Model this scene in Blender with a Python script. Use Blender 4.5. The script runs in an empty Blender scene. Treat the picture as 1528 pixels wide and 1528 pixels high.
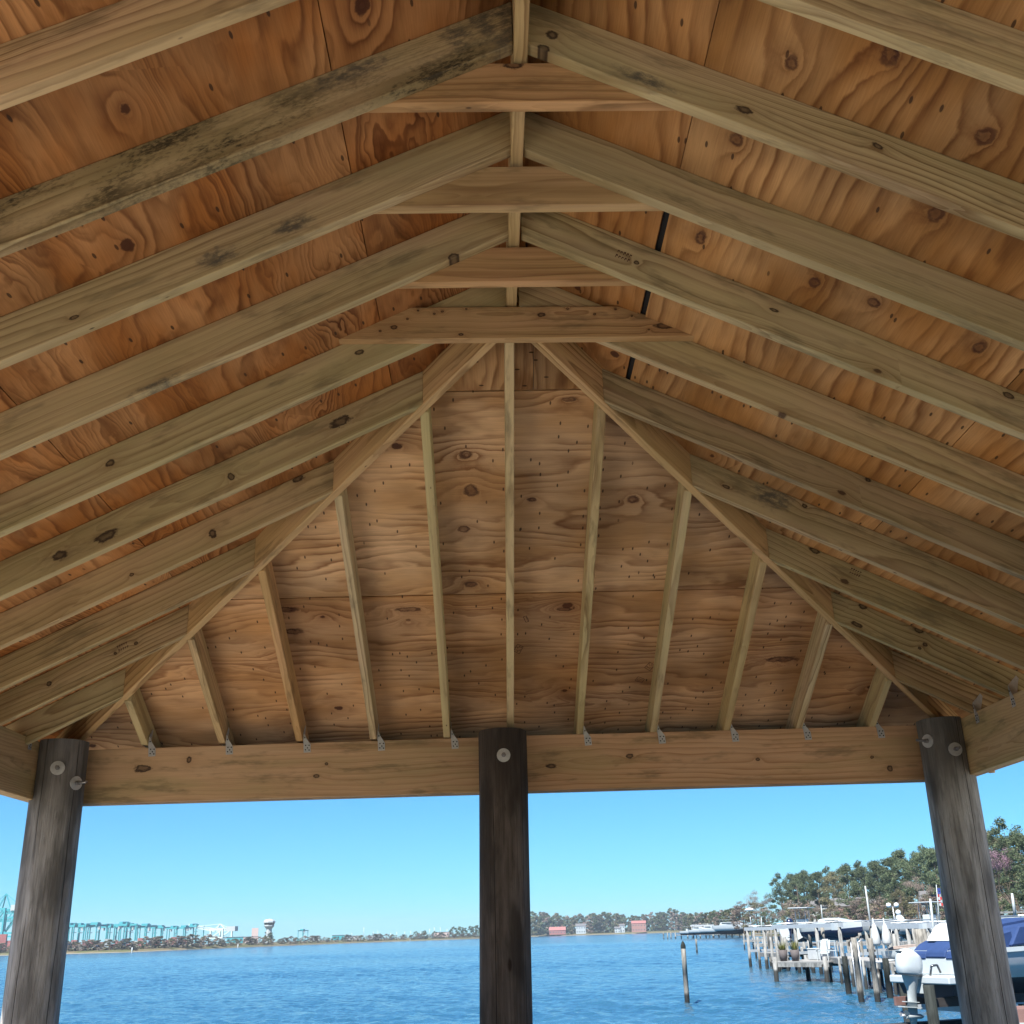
import bpy, bmesh, math, random
from mathutils import Vector, Matrix
R = math.radians
scene = bpy.context.scene
col = scene.collection
rnd = random.Random(11)

# ------------------------------------------------------------------ camera
CAM_Z = 1.60                       # eye above the deck
BZ = CAM_Z + 1.0385                # top of the beams above the deck
WATER = CAM_Z - 3.1
CX, CY, CZ = -0.1033, -6.0486, CAM_Z
YAW, PITCH, ROLL, FPX = 0.0321, 0.3613, 0.0305, 1611.64
_F = Vector((math.sin(YAW)*math.cos(PITCH), math.cos(YAW)*math.cos(PITCH), math.sin(PITCH)))
_R = Vector((math.cos(YAW), -math.sin(YAW), 0)); _U = _R.cross(_F)
_R2 = _R*math.cos(ROLL) - _U*math.sin(ROLL); _U2 = _R*math.sin(ROLL) + _U*math.cos(ROLL)
cam = bpy.data.cameras.new('camera'); cam_o = bpy.data.objects.new('camera', cam); col.objects.link(cam_o)
cam_o.matrix_world = Matrix(((_R2.x, _U2.x, -_F.x, CX), (_R2.y, _U2.y, -_F.y, CY), (_R2.z, _U2.z, -_F.z, CZ), (0, 0, 0, 1)))
cam.sensor_width = 36; cam.lens = FPX/1528*36
cam.shift_x = -17.02/1528; cam.shift_y = 20.91/1528
cam.clip_start = 0.05; cam.clip_end = 30000
scene.camera = cam_o
def pt(px, d, py=None, z=None):
    """a place in the world: bearing of photo column px near the horizon, d metres away; height z or that of row py"""
    yy = 1395 if py is None else py
    v = _F + _R2*((px-781.0)/FPX) - _U2*((yy-784.9)/FPX)
    h = math.hypot(v.x, v.y)
    return Vector((CX+v.x/h*d, CY+v.y/h*d, (CZ+v.z/h*d) if z is None else z))

# ------------------------------------------------------------------ world, sun, exposure
SUN_EL, SUN_AZ = R(56), R(-150)     # azimuth from +Y, clockwise
world = bpy.data.worlds.new("World"); scene.world = world; world.use_nodes = True
nt = world.node_tree; nt.nodes.clear()
sky = nt.nodes.new('ShaderNodeTexSky'); sky.sky_type = 'NISHITA'; sky.sun_disc = False
sky.sun_elevation = SUN_EL; sky.sun_rotation = SUN_AZ; sky.altitude = 0
sky.air_density = 1.0; sky.dust_density = 0.0; sky.ozone_density = 3.0
bg = nt.nodes.new('ShaderNodeBackground'); bg.inputs[1].default_value = 0.055
wo = nt.nodes.new('ShaderNodeOutputWorld')
wb = nt.nodes.new('ShaderNodeMix'); wb.data_type = 'RGBA'; wb.blend_type = 'MULTIPLY'; wb.inputs[0].default_value = 1
wb.inputs[7].default_value = (0.26, 0.64, 0.98, 1)      # the camera's cool white balance on the sky
nt.links.new(sky.outputs[0], wb.inputs[6]); nt.links.new(wb.outputs[2], bg.inputs[0]); nt.links.new(bg.outputs[0], wo.inputs[0])
sl = bpy.data.lights.new('sun', 'SUN'); sl.energy = 5.0; sl.angle = R(0.53); sl.color = (1, 0.95, 0.87)
so = bpy.data.objects.new('sun', sl); col.objects.link(so)
so.rotation_euler = (R(90)-SUN_EL, 0, -SUN_AZ + math.pi)
_d = Vector((math.sin(SUN_AZ)*math.cos(SUN_EL), math.cos(SUN_AZ)*math.cos(SUN_EL), math.sin(SUN_EL)))
so.rotation_euler = _d.to_track_quat('Z', 'Y').to_euler()
scene.view_settings.view_transform = 'Standard'; scene.view_settings.look = 'None'
scene.view_settings.gamma = 1; scene.view_settings.exposure = 1.6
scene.cycles.max_bounces = 8; scene.cycles.diffuse_bounces = 5; scene.cycles.glossy_bounces = 3
scene.cycles.caustics_reflective = False; scene.cycles.caustics_refractive = False
scene.cycles.use_denoising = True

# ------------------------------------------------------------------ node helpers
class NB:
    def __init__(s, name):
        s.m = bpy.data.materials.new(name); s.m.use_nodes = True; s.t = s.m.node_tree; s.t.nodes.clear()
        s.out = s.t.nodes.new('ShaderNodeOutputMaterial'); s.b = s.t.nodes.new('ShaderNodeBsdfPrincipled')
        s.t.links.new(s.b.outputs[0], s.out.inputs[0])
    def n(s, k): return s.t.nodes.new(k)
    def put(s, sock, v):
        if isinstance(v, bpy.types.NodeSocket): s.t.links.new(v, sock)
        elif isinstance(v, (tuple, list)) and len(v) == 3 and sock.type == 'RGBA': sock.default_value = (*v, 1)
        else: sock.default_value = v
    def M(s, op, a, b=None, c=None, clamp=False):
        n = s.n('ShaderNodeMath'); n.operation = op; n.use_clamp = clamp
        for i, v in enumerate((a, b, c)):
            if v is not None: s.put(n.inputs[i], v)
        return n.outputs[0]
    def add(s, a, b): return s.M('ADD', a, b)
    def mul(s, a, b): return s.M('MULTIPLY', a, b)
    def xyz(s, v):
        n = s.n('ShaderNodeSeparateXYZ'); s.put(n.inputs[0], v); return n.outputs
    def vec(s, x, y, z):
        n = s.n('ShaderNodeCombineXYZ')
        for i, v in enumerate((x, y, z)): s.put(n.inputs[i], v)
        return n.outputs[0]
    def noise(s, v, scale=1.0, detail=2.0, rough=0.5, dist=0.0):
        n = s.n('ShaderNodeTexNoise'); s.put(n.inputs['Vector'], v); n.inputs['Scale'].default_value = scale
        n.inputs['Detail'].default_value = detail; n.inputs['Roughness'].default_value = rough; n.inputs['Distortion'].default_value = dist
        return n.outputs[0]
    def vor(s, v, scale=1.0, rnd_=1.0, dim='3D'):
        n = s.n('ShaderNodeTexVoronoi'); n.voronoi_dimensions = dim; s.put(n.inputs['Vector'], v); n.inputs['Scale'].default_value = scale
        n.inputs['Randomness'].default_value = rnd_
        return n.outputs['Distance'], n.outputs['Color']
    def step(s, v, a, b):               # smooth step from a to b (may be reversed)
        n = s.n('ShaderNodeMapRange'); n.interpolation_type = 'SMOOTHSTEP'; s.put(n.inputs[0], v)
        if a < b: n.inputs[1].default_value, n.inputs[2].default_value = a, b; n.inputs[3].default_value, n.inputs[4].default_value = 0, 1
        else: n.inputs[1].default_value, n.inputs[2].default_value = b, a; n.inputs[3].default_value, n.inputs[4].default_value = 1, 0
        return n.outputs[0]
    def mix(s, f, a, b, mode='MIX'):
        n = s.n('ShaderNodeMix'); n.data_type = 'RGBA'; n.blend_type = mode; n.clamp_factor = True
        s.put(n.inputs[0], f); s.put(n.inputs[6], a); s.put(n.inputs[7], b); return n.outputs[2]
    def obj(s):
        n = s.n('ShaderNodeTexCoord'); return n.outputs['Object']
    def info(s):
        n = s.n('ShaderNodeObjectInfo'); return n.outputs['Color'], n.outputs['Alpha'], n.outputs['Random']
    def bump(s, h, strength=0.3, dist=0.01):
        n = s.n('ShaderNodeBump'); n.inputs['Strength'].default_value = strength; n.inputs['Distance'].default_value = dist
        s.put(n.inputs['Height'], h); s.t.links.new(n.outputs[0], s.b.inputs['Normal'])
    def fin(s, color, rough=0.7, spec=0.3, metal=0.0):
        s.put(s.b.inputs['Base Color'], color); s.put(s.b.inputs['Roughness'], rough)
        s.b.inputs['Specular IOR Level'].default_value = spec; s.b.inputs['Metallic'].default_value = metal
        return s.m

def flat(name, c, rough=0.6, spec=0.3, metal=0.0, var=0.12, scale=6.0):
    b = NB(name); n = b.noise(b.obj(), scale, 3, 0.6)
    k = b.mul(b.add(b.mul(b.M('SUBTRACT', n, 0.5), var*2), 1.0), 1.0)
    cc = b.mix(1.0, c, b.vec(k, k, k), 'MULTIPLY')
    return b.fin(cc, rough, spec, metal)

def spot_nodes(b, x, z, spots, wob):
    """explicit marks: (x, z, rx, rz, kind); kinds: knot, stain, mould. returns knot mask, ring push, stain mask"""
    km = push = sm = None
    for (sx, sz, rx, rz, kind) in spots:
        dx = b.mul(b.M('SUBTRACT', x, sx), 1.0/rx); dz = b.mul(b.M('SUBTRACT', z, sz), 1.0/rz)
        d = b.M('SQRT', b.add(b.mul(dx, dx), b.mul(dz, dz)))
        d = b.add(d, b.mul(wob, 1.5 if kind == 'knot' else 1.6))
        if kind == 'knot':
            m = b.mul(b.step(d, 1.2, 0.80), b.add(b.mul(b.step(d, 0.30, 0.72), 0.40), 0.60)); p = b.M('EXPONENT', b.mul(d, -0.55))
            km = m if km is None else b.M('MAXIMUM', km, m); push = p if push is None else b.add(push, p)
        else:
            m = b.step(d, 1.25, 0.35)
            sm = m if sm is None else b.M('MAXIMUM', sm, m)
    return km, push, sm

def lumber(name, spots=(), stain_c=(0.085, 0.08, 0.075), light=(0.52, 0.42, 0.255), dark=(0.175, 0.105, 0.048), mould=None, rings=40.0, knots=0.20):
    b = NB(name); P = b.xyz(b.obj()); x, y, z = P[0], P[1], P[2]
    colr, seed, rand = b.info()
    s1 = b.mul(seed, 37.0); s2 = b.mul(seed, 91.0)
    base = b.vec(b.add(b.mul(x, 1.0), s1), b.add(b.mul(y, 5), s2), b.mul(z, 5))
    n1 = b.M('SUBTRACT', b.noise(base, 0.9, 2, 0.5), 0.5)
    n2 = b.M('SUBTRACT', b.noise(base, 4.0, 2, 0.6), 0.5)
    wob = b.M('SUBTRACT', b.noise(b.vec(b.add(b.mul(x, 34), s1), b.mul(z, 52), s2), 1.0, 3, 0.65), 0.5)
    # sparse natural knots
    kd, kc = b.vor(b.vec(b.add(b.mul(x, 2.6), s2), b.add(b.mul(z, 5.2), s1), b.mul(y, 1.0)), 1.0, 1.0)
    kcol = b.xyz(kc)[0]
    gate = b.step(kcol, knots, knots-0.02)
    size = b.add(b.mul(b.xyz(kc)[1], 0.05), 0.035)
    kk = b.M('SUBTRACT', b.add(kd, b.mul(wob, 0.075)), size)
    kmask = b.mul(b.step(kk, 0.02, -0.006), gate)
    kpush = b.mul(b.M('EXPONENT', b.mul(kd, -6.5)), gate)
    ya = b.add(y, b.mul(b.M('SUBTRACT', b.M('FRACT', b.mul(seed, 7.31)), 0.5), 0.10))
    za = b.add(z, b.mul(b.M('SUBTRACT', b.M('FRACT', b.mul(seed, 13.7)), 0.5), 0.24))
    r = b.M('SQRT', b.add(b.mul(ya, ya), b.mul(za, za)))
    r = b.add(r, b.add(b.mul(n1, 0.11), b.mul(n2, 0.016)))
    r = b.add(r, b.mul(kpush, 0.035))
    km, push, sm = spot_nodes(b, x, z, spots, wob)
    if push is not None: r = b.add(r, b.mul(push, 0.03))
    fr = b.M('FRACT', b.mul(r, rings))
    ring = b.M('POWER', fr, 2.6)
    ring = b.mul(ring, b.step(fr, 1.0, 0.86))
    n3 = b.noise(base, 0.55, 2, 0.5)
    fine = b.M('POWER', b.M('FRACT', b.mul(r, rings*3.1)), 1.6)
    zone = b.step(b.noise(b.vec(b.add(b.mul(x, .8), s2), b.mul(y, 6), b.mul(z, 12)), 1.0, 2, 0.5), .42, .60)
    ring = b.add(b.mul(ring, b.mul(b.step(n3, .25, .75), 1.25)), b.mul(b.mul(fine, zone), .30))
    streak = b.noise(b.vec(b.add(b.mul(x, 5), s1), b.mul(y, 190), b.mul(z, 190)), 1.0, 2, 0.6)
    big = b.noise(b.vec(b.add(b.mul(x, 1.3), s2), b.mul(y, 9), b.mul(z, 9)), 1.0, 3, 0.55)
    c = b.mix(b.mul(ring, 1.15), light, dark)
    c = b.mix(b.mul(b.step(big, 0.42, 0.70), 0.50), c, (0.34, 0.29, 0.15), 'MIX')     # greenish treated areas
    c = b.mix(b.mul(b.step(big, 0.50, 0.27), 0.50), c, (0.50, 0.365, 0.25), 'MIX')    # pinkish heartwood
    k = b.add(b.mul(streak, 0.34), 0.83)
    c = b.mix(1.0, c, b.vec(k, k, k), 'MULTIPLY')
    # surface dirt: faint cloudy greying
    dirt = b.noise(b.vec(b.add(b.mul(x, 3.2), s1), b.mul(y, 14), b.add(b.mul(z, 14), s2)), 1.0, 4, 0.65)
    c = b.mix(b.mul(b.step(dirt, 0.52, 0.70), 0.60), c, (0.14, 0.115, 0.07))
    band = b.noise(b.vec(b.add(b.mul(x, .35), s2), b.mul(y, 10), b.add(b.mul(z, 24), s1)), 1.0, 2, 0.5)
    c = b.mix(b.mul(b.step(band, 0.56, 0.70), 0.42), c, (0.22, 0.135, 0.065))
    # dark pinholes and nicks
    vd, vc = b.vor(b.vec(b.add(b.mul(x, 11), s1), b.mul(y, 24), b.add(b.mul(z, 24), s2)), 1.0, 1.0)
    pin = b.mul(b.step(vd, 0.13, 0.06), b.step(b.xyz(vc)[1], 0.16, 0.14))
    c = b.mix(b.mul(pin, 0.8), c, (0.06, 0.04, 0.03))
    c = b.mix(b.mul(kpush, 0.55), c, (0.25, 0.15, 0.075))
    c = b.mix(b.mul(kmask, 0.92), c, (0.085, 0.045, 0.026))
    if push is not None: c = b.mix(b.mul(push, 0.5), c, (0.24, 0.145, 0.075))
    if km is not None: c = b.mix(b.mul(km, 0.95), c, (0.045, 0.027, 0.02))
    if sm is not None:
        fuzz = b.noise(b.vec(b.mul(x, 26), b.mul(y, 40), b.mul(z, 60)), 1.0, 4, 0.7)
        c = b.mix(b.mul(b.mul(sm, b.step(fuzz, 0.28, 0.60)), 0.86), c, stain_c)
    if mould is not None:                # (x0, x1, strength): speckled black mildew
        mm = b.mul(b.step(x, mould[0], mould[0]+0.35), b.step(x, mould[1]+0.05, mould[1]-0.10))
        f1 = b.noise(b.vec(b.mul(x, 5.0), b.mul(y, 14), b.mul(z, 17)), 1.0, 4, 0.72)
        f2 = b.noise(b.vec(b.mul(x, 42), b.mul(y, 60), b.mul(z, 110)), 1.0, 3, 0.75)
        mk = b.mul(mm, b.step(b.add(b.mul(f1, 0.60), b.mul(f2, 0.55)), 0.52, 0.70))
        pat = b.step(b.noise(b.vec(b.mul(x, 2.6), 0.0, b.mul(z, 6)), 1.0, 2, 0.5), .40, .62)
        mk = b.mul(mk, b.add(b.mul(pat, .75), .25))
        c = b.mix(b.mul(mm, b.mul(pat, .5)), c, (0.17, 0.14, 0.065))
        c = b.mix(b.mul(mk, mould[2]), c, (0.045, 0.036, 0.024))
    c = b.mix(1.0, c, colr, 'MULTIPLY')
    b.bump(b.add(b.mul(ring, -0.5), b.add(b.mul(streak, 0.6), b.mul(kmask, -1.0))), 0.28, 0.0025)
    return b.fin(c, b.add(b.mul(streak, 0.15), 0.62), 0.25)

def plywood(name, light, mid, dark, F=14.0, A=5.5, spots=(), comb=0.6, knots=0.3, dash=(7.0, 22.0)):
    b = NB(name); P = b.xyz(b.obj()); x, y = P[0], P[1]
    colr, seed, rand = b.info()
    s1 = b.mul(seed, 53.0); s2 = b.mul(seed, 29.0)
    # veneer strips laid side by side with their own figure
    wob = b.M('SUBTRACT', b.noise(b.vec(b.add(b.mul(x, 26), s1), b.mul(y, 26), s2), 1.0, 3, 0.65), 0.5)
    n1 = b.noise(b.vec(b.add(b.mul(x, 0.75), s1), b.add(b.mul(y, 2.6), s2), 0.0), 1.0, 2, 0.5)
    n2 = b.M('SUBTRACT', b.noise(b.vec(b.add(b.mul(x, 2.8), s1), b.add(b.mul(y, 8.5), s2), 3.0), 1.0, 2, 0.55), 0.5)
    n3 = b.M('SUBTRACT', b.noise(b.vec(b.add(b.mul(x, 9.0), s1), b.add(b.mul(y, 22.0), s2), 5.0), 1.0, 2, 0.6), 0.5)
    kd, kc = b.vor(b.vec(b.add(b.mul(x, 2.4), s2), b.add(b.mul(y, 3.4), s1), 0), 1.0, 1.0, '2D')
    gate = b.step(b.xyz(kc)[0], knots, knots-0.02)
    size = b.add(b.mul(b.xyz(kc)[1], 0.05), 0.022)
    kk = b.M('SUBTRACT', b.add(kd, b.mul(wob, 0.085)), size)
    kmask = b.mul(b.step(kk, 0.015, -0.006), gate)
    kpush = b.mul(b.M('EXPONENT', b.mul(kd, -5.5)), gate)
    ph = b.add(b.mul(y, F), b.add(b.mul(n1, A*2.2), b.add(b.mul(n2, A*0.42), b.mul(n3, A*0.10))))
    ph = b.add(ph, b.mul(kpush, 2.6))
    km, push, sm = spot_nodes(b, x, y, spots, wob)
    if push is not None: ph = b.add(ph, b.mul(push, 2.4))
    def rings(p):
        f = b.M('FRACT', p); return b.mul(b.M('POWER', f, 2.1), b.step(f, 1.0, 0.80))
    r1 = rings(ph); r2 = rings(b.mul(ph, 3.0))
    sel = b.step(b.noise(b.vec(b.add(b.mul(x, 1.1), s2), b.add(b.mul(y, 2.3), s1), 8.0), 1.0, 2, 0.5), 0.44, 0.60)
    ring = b.add(b.mul(r1, b.add(b.mul(sel, -0.35*comb*1.6), 1.0)), b.mul(r2, b.mul(sel, comb)))
    amp = b.add(b.mul(b.step(b.noise(b.vec(b.add(b.mul(x, 1.2), s1), b.add(b.mul(y, 4.5), s2), 11.0), 1.0, 3, 0.6), .32, .66), 0.92), 0.12)
    ring = b.M('MINIMUM', b.mul(ring, amp), 1.0)
    c = b.mix(b.step(b.noise(b.vec(b.add(b.mul(x, 1.4), s2), b.add(b.mul(y, 3.0), s2), 4.0), 1.0, 3, 0.55), 0.36, 0.66), light, mid)
    c = b.mix(b.mul(ring, 1.22), c, dark)
    # broad brown heartwood blotches
    bl = b.step(b.noise(b.vec(b.add(b.mul(x, 2.2), s1), b.add(b.mul(y, 6.5), s1), 2.0), 1.0, 3, 0.6), 0.58, 0.74)
    c = b.mix(b.mul(bl, 0.5), c, dark)
    sm_ = b.noise(b.vec(b.add(b.mul(x, 1.1), s2), b.add(b.mul(y, 1.6), s1), 7.0), 1.0, 3, 0.6)
    kq = b.add(b.mul(b.step(sm_, 0.35, 0.62), 0.38), 0.66)
    c = b.mix(1.0, c, b.vec(kq, kq, kq), 'MULTIPLY')
    fib = b.noise(b.vec(b.mul(x, 9), b.mul(y, 260), s1), 1.0, 2, 0.6)
    k = b.add(b.mul(fib, 0.50), 0.75)
    c = b.mix(1.0, c, b.vec(k, k, k), 'MULTIPLY')
    # short dark lathe checks and fastener tips
    vd, vc = b.vor(b.vec(b.add(b.mul(x, dash[0]), s1), b.add(b.mul(y, dash[1]), b.add(s2, b.mul(x, 1.5))), 0), 1.0, 1.0, '2D')
    nick = b.mul(b.step(vd, 0.115, 0.07), b.step(b.xyz(vc)[0], 0.24, 0.22))
    c = b.mix(b.mul(nick, 0.85), c, (0.035, 0.02, 0.014))
    c = b.mix(b.mul(kpush, 0.50), c, dark)
    c = b.mix(b.mul(kmask, 0.92), c, (0.07, 0.026, 0.014))
    if push is not None: c = b.mix(b.mul(push, 0.42), c, dark)
    if km is not None: c = b.mix(b.mul(km, b.add(b.mul(wob, 1.2), 0.80)), c, (0.06, 0.022, 0.014))
    if sm is not None: c = b.mix(b.mul(sm, 0.55), c, (0.06, 0.028, 0.02))
    c = b.mix(1.0, c, colr, 'MULTIPLY')
    b.bump(b.add(b.mul(ring, -0.6), b.mul(fib, 0.5)), 0.35, 0.002)
    return b.fin(c, 0.72, 0.22)

def pilewood(name, c1, c2, c3, wet=None, head=None):
    """weathered round timber: grain runs along local Z"""
    b = NB(name); P = b.xyz(b.obj()); colr, seed, rand = b.info(); s1 = b.mul(seed, 41.0)
    ang = b.M('ARCTAN2', P[1], P[0])
    v = b.vec(b.add(b.mul(P[0], 14), s1), b.mul(P[1], 14), b.mul(P[2], 1.6))
    n = b.noise(v, 1.0, 4, 0.62, 0.4); g = b.noise(b.vec(b.add(b.mul(P[0], 110), s1), b.mul(P[1], 110), b.mul(P[2], 2.2)), 1.0, 3, 0.65)
    c = b.mix(b.step(n, 0.30, 0.68), c1, c2)
    c = b.mix(b.mul(b.step(g, 0.42, 0.75), 0.55), c, c3)
    st = b.noise(b.vec(b.add(b.mul(P[0], 7), s1), b.mul(P[1], 7), b.mul(P[2], 1.8)), 1.0, 3, 0.6)
    c = b.mix(b.mul(b.step(st, 0.46, 0.66), 0.75), c, tuple(v_*0.42 for v_ in c1))
    rough_ = b.noise(b.vec(b.add(b.mul(P[0], 60), s1), b.mul(P[1], 60), b.mul(P[2], 9)), 1.0, 4, 0.7)
    c = b.mix(b.mul(b.step(rough_, 0.50, 0.72), 0.5), c, c3)
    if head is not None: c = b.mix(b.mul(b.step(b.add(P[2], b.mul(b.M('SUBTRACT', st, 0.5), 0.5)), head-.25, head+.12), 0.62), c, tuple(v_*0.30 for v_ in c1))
    # long drying checks
    w = b.noise(b.vec(b.add(s1, 3.0), 0.0, b.mul(P[2], 0.9)), 1.0, 2, 0.5)
    ca = b.M('FRACT', b.add(b.mul(ang, 0.7958), b.add(b.mul(w, 0.22), seed)))
    crack = b.mul(b.step(b.M('ABSOLUTE', b.M('SUBTRACT', ca, 0.5)), 0.014, 0.006), b.step(b.noise(b.vec(s1, ang, b.mul(P[2], 1.1)), 1.0, 1, 0.5), 0.40, 0.48))
    c = b.mix(b.mul(crack, 0.95), c, (0.012, 0.010, 0.009))
    vd, vc = b.vor(b.vec(b.mul(P[0], 9), b.mul(P[1], 9), b.add(b.mul(P[2], 3), s1)), 1.0, 1.0)
    kn = b.mul(b.step(vd, 0.14, 0.09), b.step(b.xyz(vc)[0], 0.15, 0.13))
    c = b.mix(b.mul(kn, 0.85), c, (0.03, 0.02, 0.015))
    if wet is not None:
        gz = b.n('ShaderNodeNewGeometry'); zz = b.xyz(gz.outputs['Position'])[2]
        c = b.mix(b.step(b.add(zz, b.mul(n, 0.25)), wet+0.15, wet-0.05), c, (0.020, 0.022, 0.022))
    c = b.mix(1.0, c, colr, 'MULTIPLY')
    b.bump(b.add(b.add(b.mul(g, 0.5), b.mul(rough_, 1.0)), b.mul(crack, -2.0)), 0.75, 0.008)
    return b.fin(c, 0.8, 0.2)

# ------------------------------------------------------------------ object helpers
WM = {}
def link(name, data, world=None, parent=None):
    o = bpy.data.objects.new(name, data); col.objects.link(o)
    w = world if world is not None else (WM[parent.name].copy() if parent else Matrix())
    if parent: o.parent = parent; o.matrix_basis = WM[parent.name].inverted() @ w
    else: o.matrix_basis = w
    WM[o.name] = w
    return o
def tag(o, label=None, cat=None, group=None, kind=None):
    if label: o['label'] = label
    if cat: o['category'] = cat
    if group: o['group'] = group
    if kind: o['kind'] = kind
    return o
def thing(name, label, cat, loc=(0, 0, 0), rz=0.0, group=None):
    o = link(name, None, Matrix.Translation(Vector(loc)) @ Matrix.Rotation(rz, 4, 'Z')); o.empty_display_size = 0.2
    return tag(o, label, cat, group)
def copy_tree(o, world, parent=None):
    c = o.copy(); col.objects.link(c)
    if parent is None: c.matrix_basis = world; WM[c.name] = world
    else: c.parent = parent; WM[c.name] = WM[parent.name] @ c.matrix_basis
    for ch in o.children: copy_tree(ch, None, c)
    return c

class MB:
    def __init__(s): s.v = []; s.f = []; s.mi = []; s.k = 0; s.sm = []
    def mat(s, k): s.k = k; return s
    def raw(s, vs, fs, smooth=False):
        n = len(s.v); s.v += [tuple(v) for v in vs]
        for f in fs: s.f.append(tuple(i+n for i in f)); s.mi.append(s.k); s.sm.append(smooth)
        return s
    def box(s, c, size, rz=0.0, M=None):
        hx, hy, hz = (q/2 for q in size); c = Vector(c); Rz = Matrix.Rotation(rz, 3, 'Z') if M is None else M
        vs = [c + Rz @ Vector((a*hx, b*hy, d*hz)) for a in (-1, 1) for b in (-1, 1) for d in (-1, 1)]
        return s.raw(vs, [(0, 1, 3, 2), (4, 6, 7, 5), (0, 4, 5, 1), (2, 3, 7, 6), (0, 2, 6, 4), (1, 5, 7, 3)])
    def bar(s, a, b, w, h=None):
        a, b = Vector(a), Vector(b); h = h or w; d = (b-a); L = d.length; d.normalize()
        up = Vector((0, 0, 1)) if abs(d.z) < 0.95 else Vector((0, 1, 0)); y = up.cross(d).normalized(); z = d.cross(y)
        M = Matrix((d, y, z)).transposed(); return s.box((a+b)/2, (L, w, h), M=M)
    def tube(s, a, b, r0, r1=None, n=10, cap=True, smooth=True):
        a, b = Vector(a), Vector(b); r1 = r0 if r1 is None else r1; d = (b-a).normalized()
        up = Vector((0, 0, 1)) if abs(d.z) < 0.95 else Vector((1, 0, 0)); x = up.cross(d).normalized(); y = d.cross(x)
        vs = []
        for q, r in ((a, r0), (b, r1)):
            for i in range(n): t = 2*math.pi*i/n; vs.append(q + x*(r*math.cos(t)) + y*(r*math.sin(t)))
        s.raw(vs, [(i, (i+1) % n, n+(i+1) % n, n+i) for i in range(n)], smooth)
        if cap: s.raw(vs, [tuple(range(n-1, -1, -1)), tuple(range(n, 2*n))])
        return s
    def lathe(s, prof, c=(0, 0, 0), n=16, smooth=True):
        c = Vector(c); vs = []
        for r, z in prof:
            for i in range(n): t = 2*math.pi*i/n; vs.append(c + Vector((r*math.cos(t), r*math.sin(t), z)))
        fs = []
        for j in range(len(prof)-1):
            for i in range(n): fs.append((j*n+i, j*n+(i+1) % n, (j+1)*n+(i+1) % n, (j+1)*n+i))
        return s.raw(vs, fs, smooth)
    def extrude(s, pts, vec_):
        n = len(pts); vec_ = Vector(vec_); vs = [Vector(p) for p in pts] + [Vector(p)+vec_ for p in pts]
        return s.raw(vs, [tuple(range(n)), tuple(range(2*n-1, n-1, -1))] + [(i, i+n, (i+1) % n + n, (i+1) % n) for i in range(n)])
    def mesh(s, name, mats, bevel=0.0):
        me = bpy.data.meshes.new(name); me.from_pydata(s.v, [], s.f)
        for m in (mats if isinstance(mats, (list, tuple)) else [mats]): me.materials.append(m)
        for p, k, sm in zip(me.polygons, s.mi, s.sm): p.material_index = k; p.use_smooth = sm
        bm = bmesh.new(); bm.from_mesh(me)
        bmesh.ops.remove_doubles(bm, verts=bm.verts, dist=1e-5); bmesh.ops.recalc_face_normals(bm, faces=bm.faces)
        if bevel: bmesh.ops.bevel(bm, geom=bm.edges[:], offset=bevel, segments=1, affect='EDGES', clamp_overlap=True)
        bm.to_mesh(me); bm.free(); return me
    def build(s, name, mats, parent=None, bevel=0.0, world=None):
        """vertices are in the frame of the parent (or of world)"""
        return link(name, s.mesh(name, mats, bevel), world, parent)

def board(name, pts, ext, xdir, mat, parent, tint=(1, 1, 1), seed=None, bevel=0.0025, up=None):
    """a plank: planar polygon in world coordinates pushed through by ext; local X runs along the grain, Y through the thickness"""
    X = Vector(xdir).normalized(); E = Vector(ext); Y = (E - X*E.dot(X)).normalized(); Z = X.cross(Y)
    c = sum((Vector(p) for p in pts), Vector())/len(pts) + E/2
    W = Matrix(((X.x, Y.x, Z.x, c.x), (X.y, Y.y, Z.y, c.y), (X.z, Y.z, Z.z, c.z), (0, 0, 0, 1))); I = W.inverted()
    q = [I @ Vector(p) for p in pts]
    o = MB().extrude(q, I.to_3x3() @ E).build(name, mat, parent, bevel, W)
    sd = rnd.random() if seed is None else seed
    o.color = (*tint, sd); return o
# ------------------------------------------------------------------ materials
M_lumber = lumber('pine_lumber')
M_lumber_plain = lumber('pine_lumber_clear', knots=0.08)
M_beam = lumber('pine_beam', light=(0.52, 0.36, 0.225), dark=(0.29, 0.17, 0.09), rings=70, knots=0.05)
PLY_L = dict(light=(0.53, 0.275, 0.115), mid=(0.40, 0.155, 0.040), dark=(0.105, 0.030, 0.008))
PLY_R = dict(light=(0.58, 0.345, 0.155), mid=(0.46, 0.225, 0.070), dark=(0.14, 0.045, 0.011))
PLY_H = dict(light=(0.70, 0.470, 0.270), mid=(0.56, 0.330, 0.150), dark=(0.19, 0.072, 0.024), dash=(24.0, 9.0))
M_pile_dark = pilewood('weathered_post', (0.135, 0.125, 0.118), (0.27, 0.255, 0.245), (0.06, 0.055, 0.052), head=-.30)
M_galv = flat('galvanised_steel', (0.50, 0.53, 0.56), 0.42, 0.5, 0.6, 0.25, 60)
M_hole = flat('nail_hole_black', (0.02, 0.02, 0.022), 0.8)
M_bolt = flat('bolt_steel', (0.22, 0.22, 0.23), 0.45, 0.5, 0.7)
M_shingle = flat('shingle', (0.10, 0.095, 0.09), 0.9, var=0.3, scale=9)
M_fascia = flat('fascia_paint', (0.55, 0.52, 0.47), 0.6)
M_felt = flat('roofing_felt', (0.018, 0.019, 0.022), 0.9)
M_ink = flat('lumber_ink', (0.09, 0.045, 0.03), 0.8)

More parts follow.
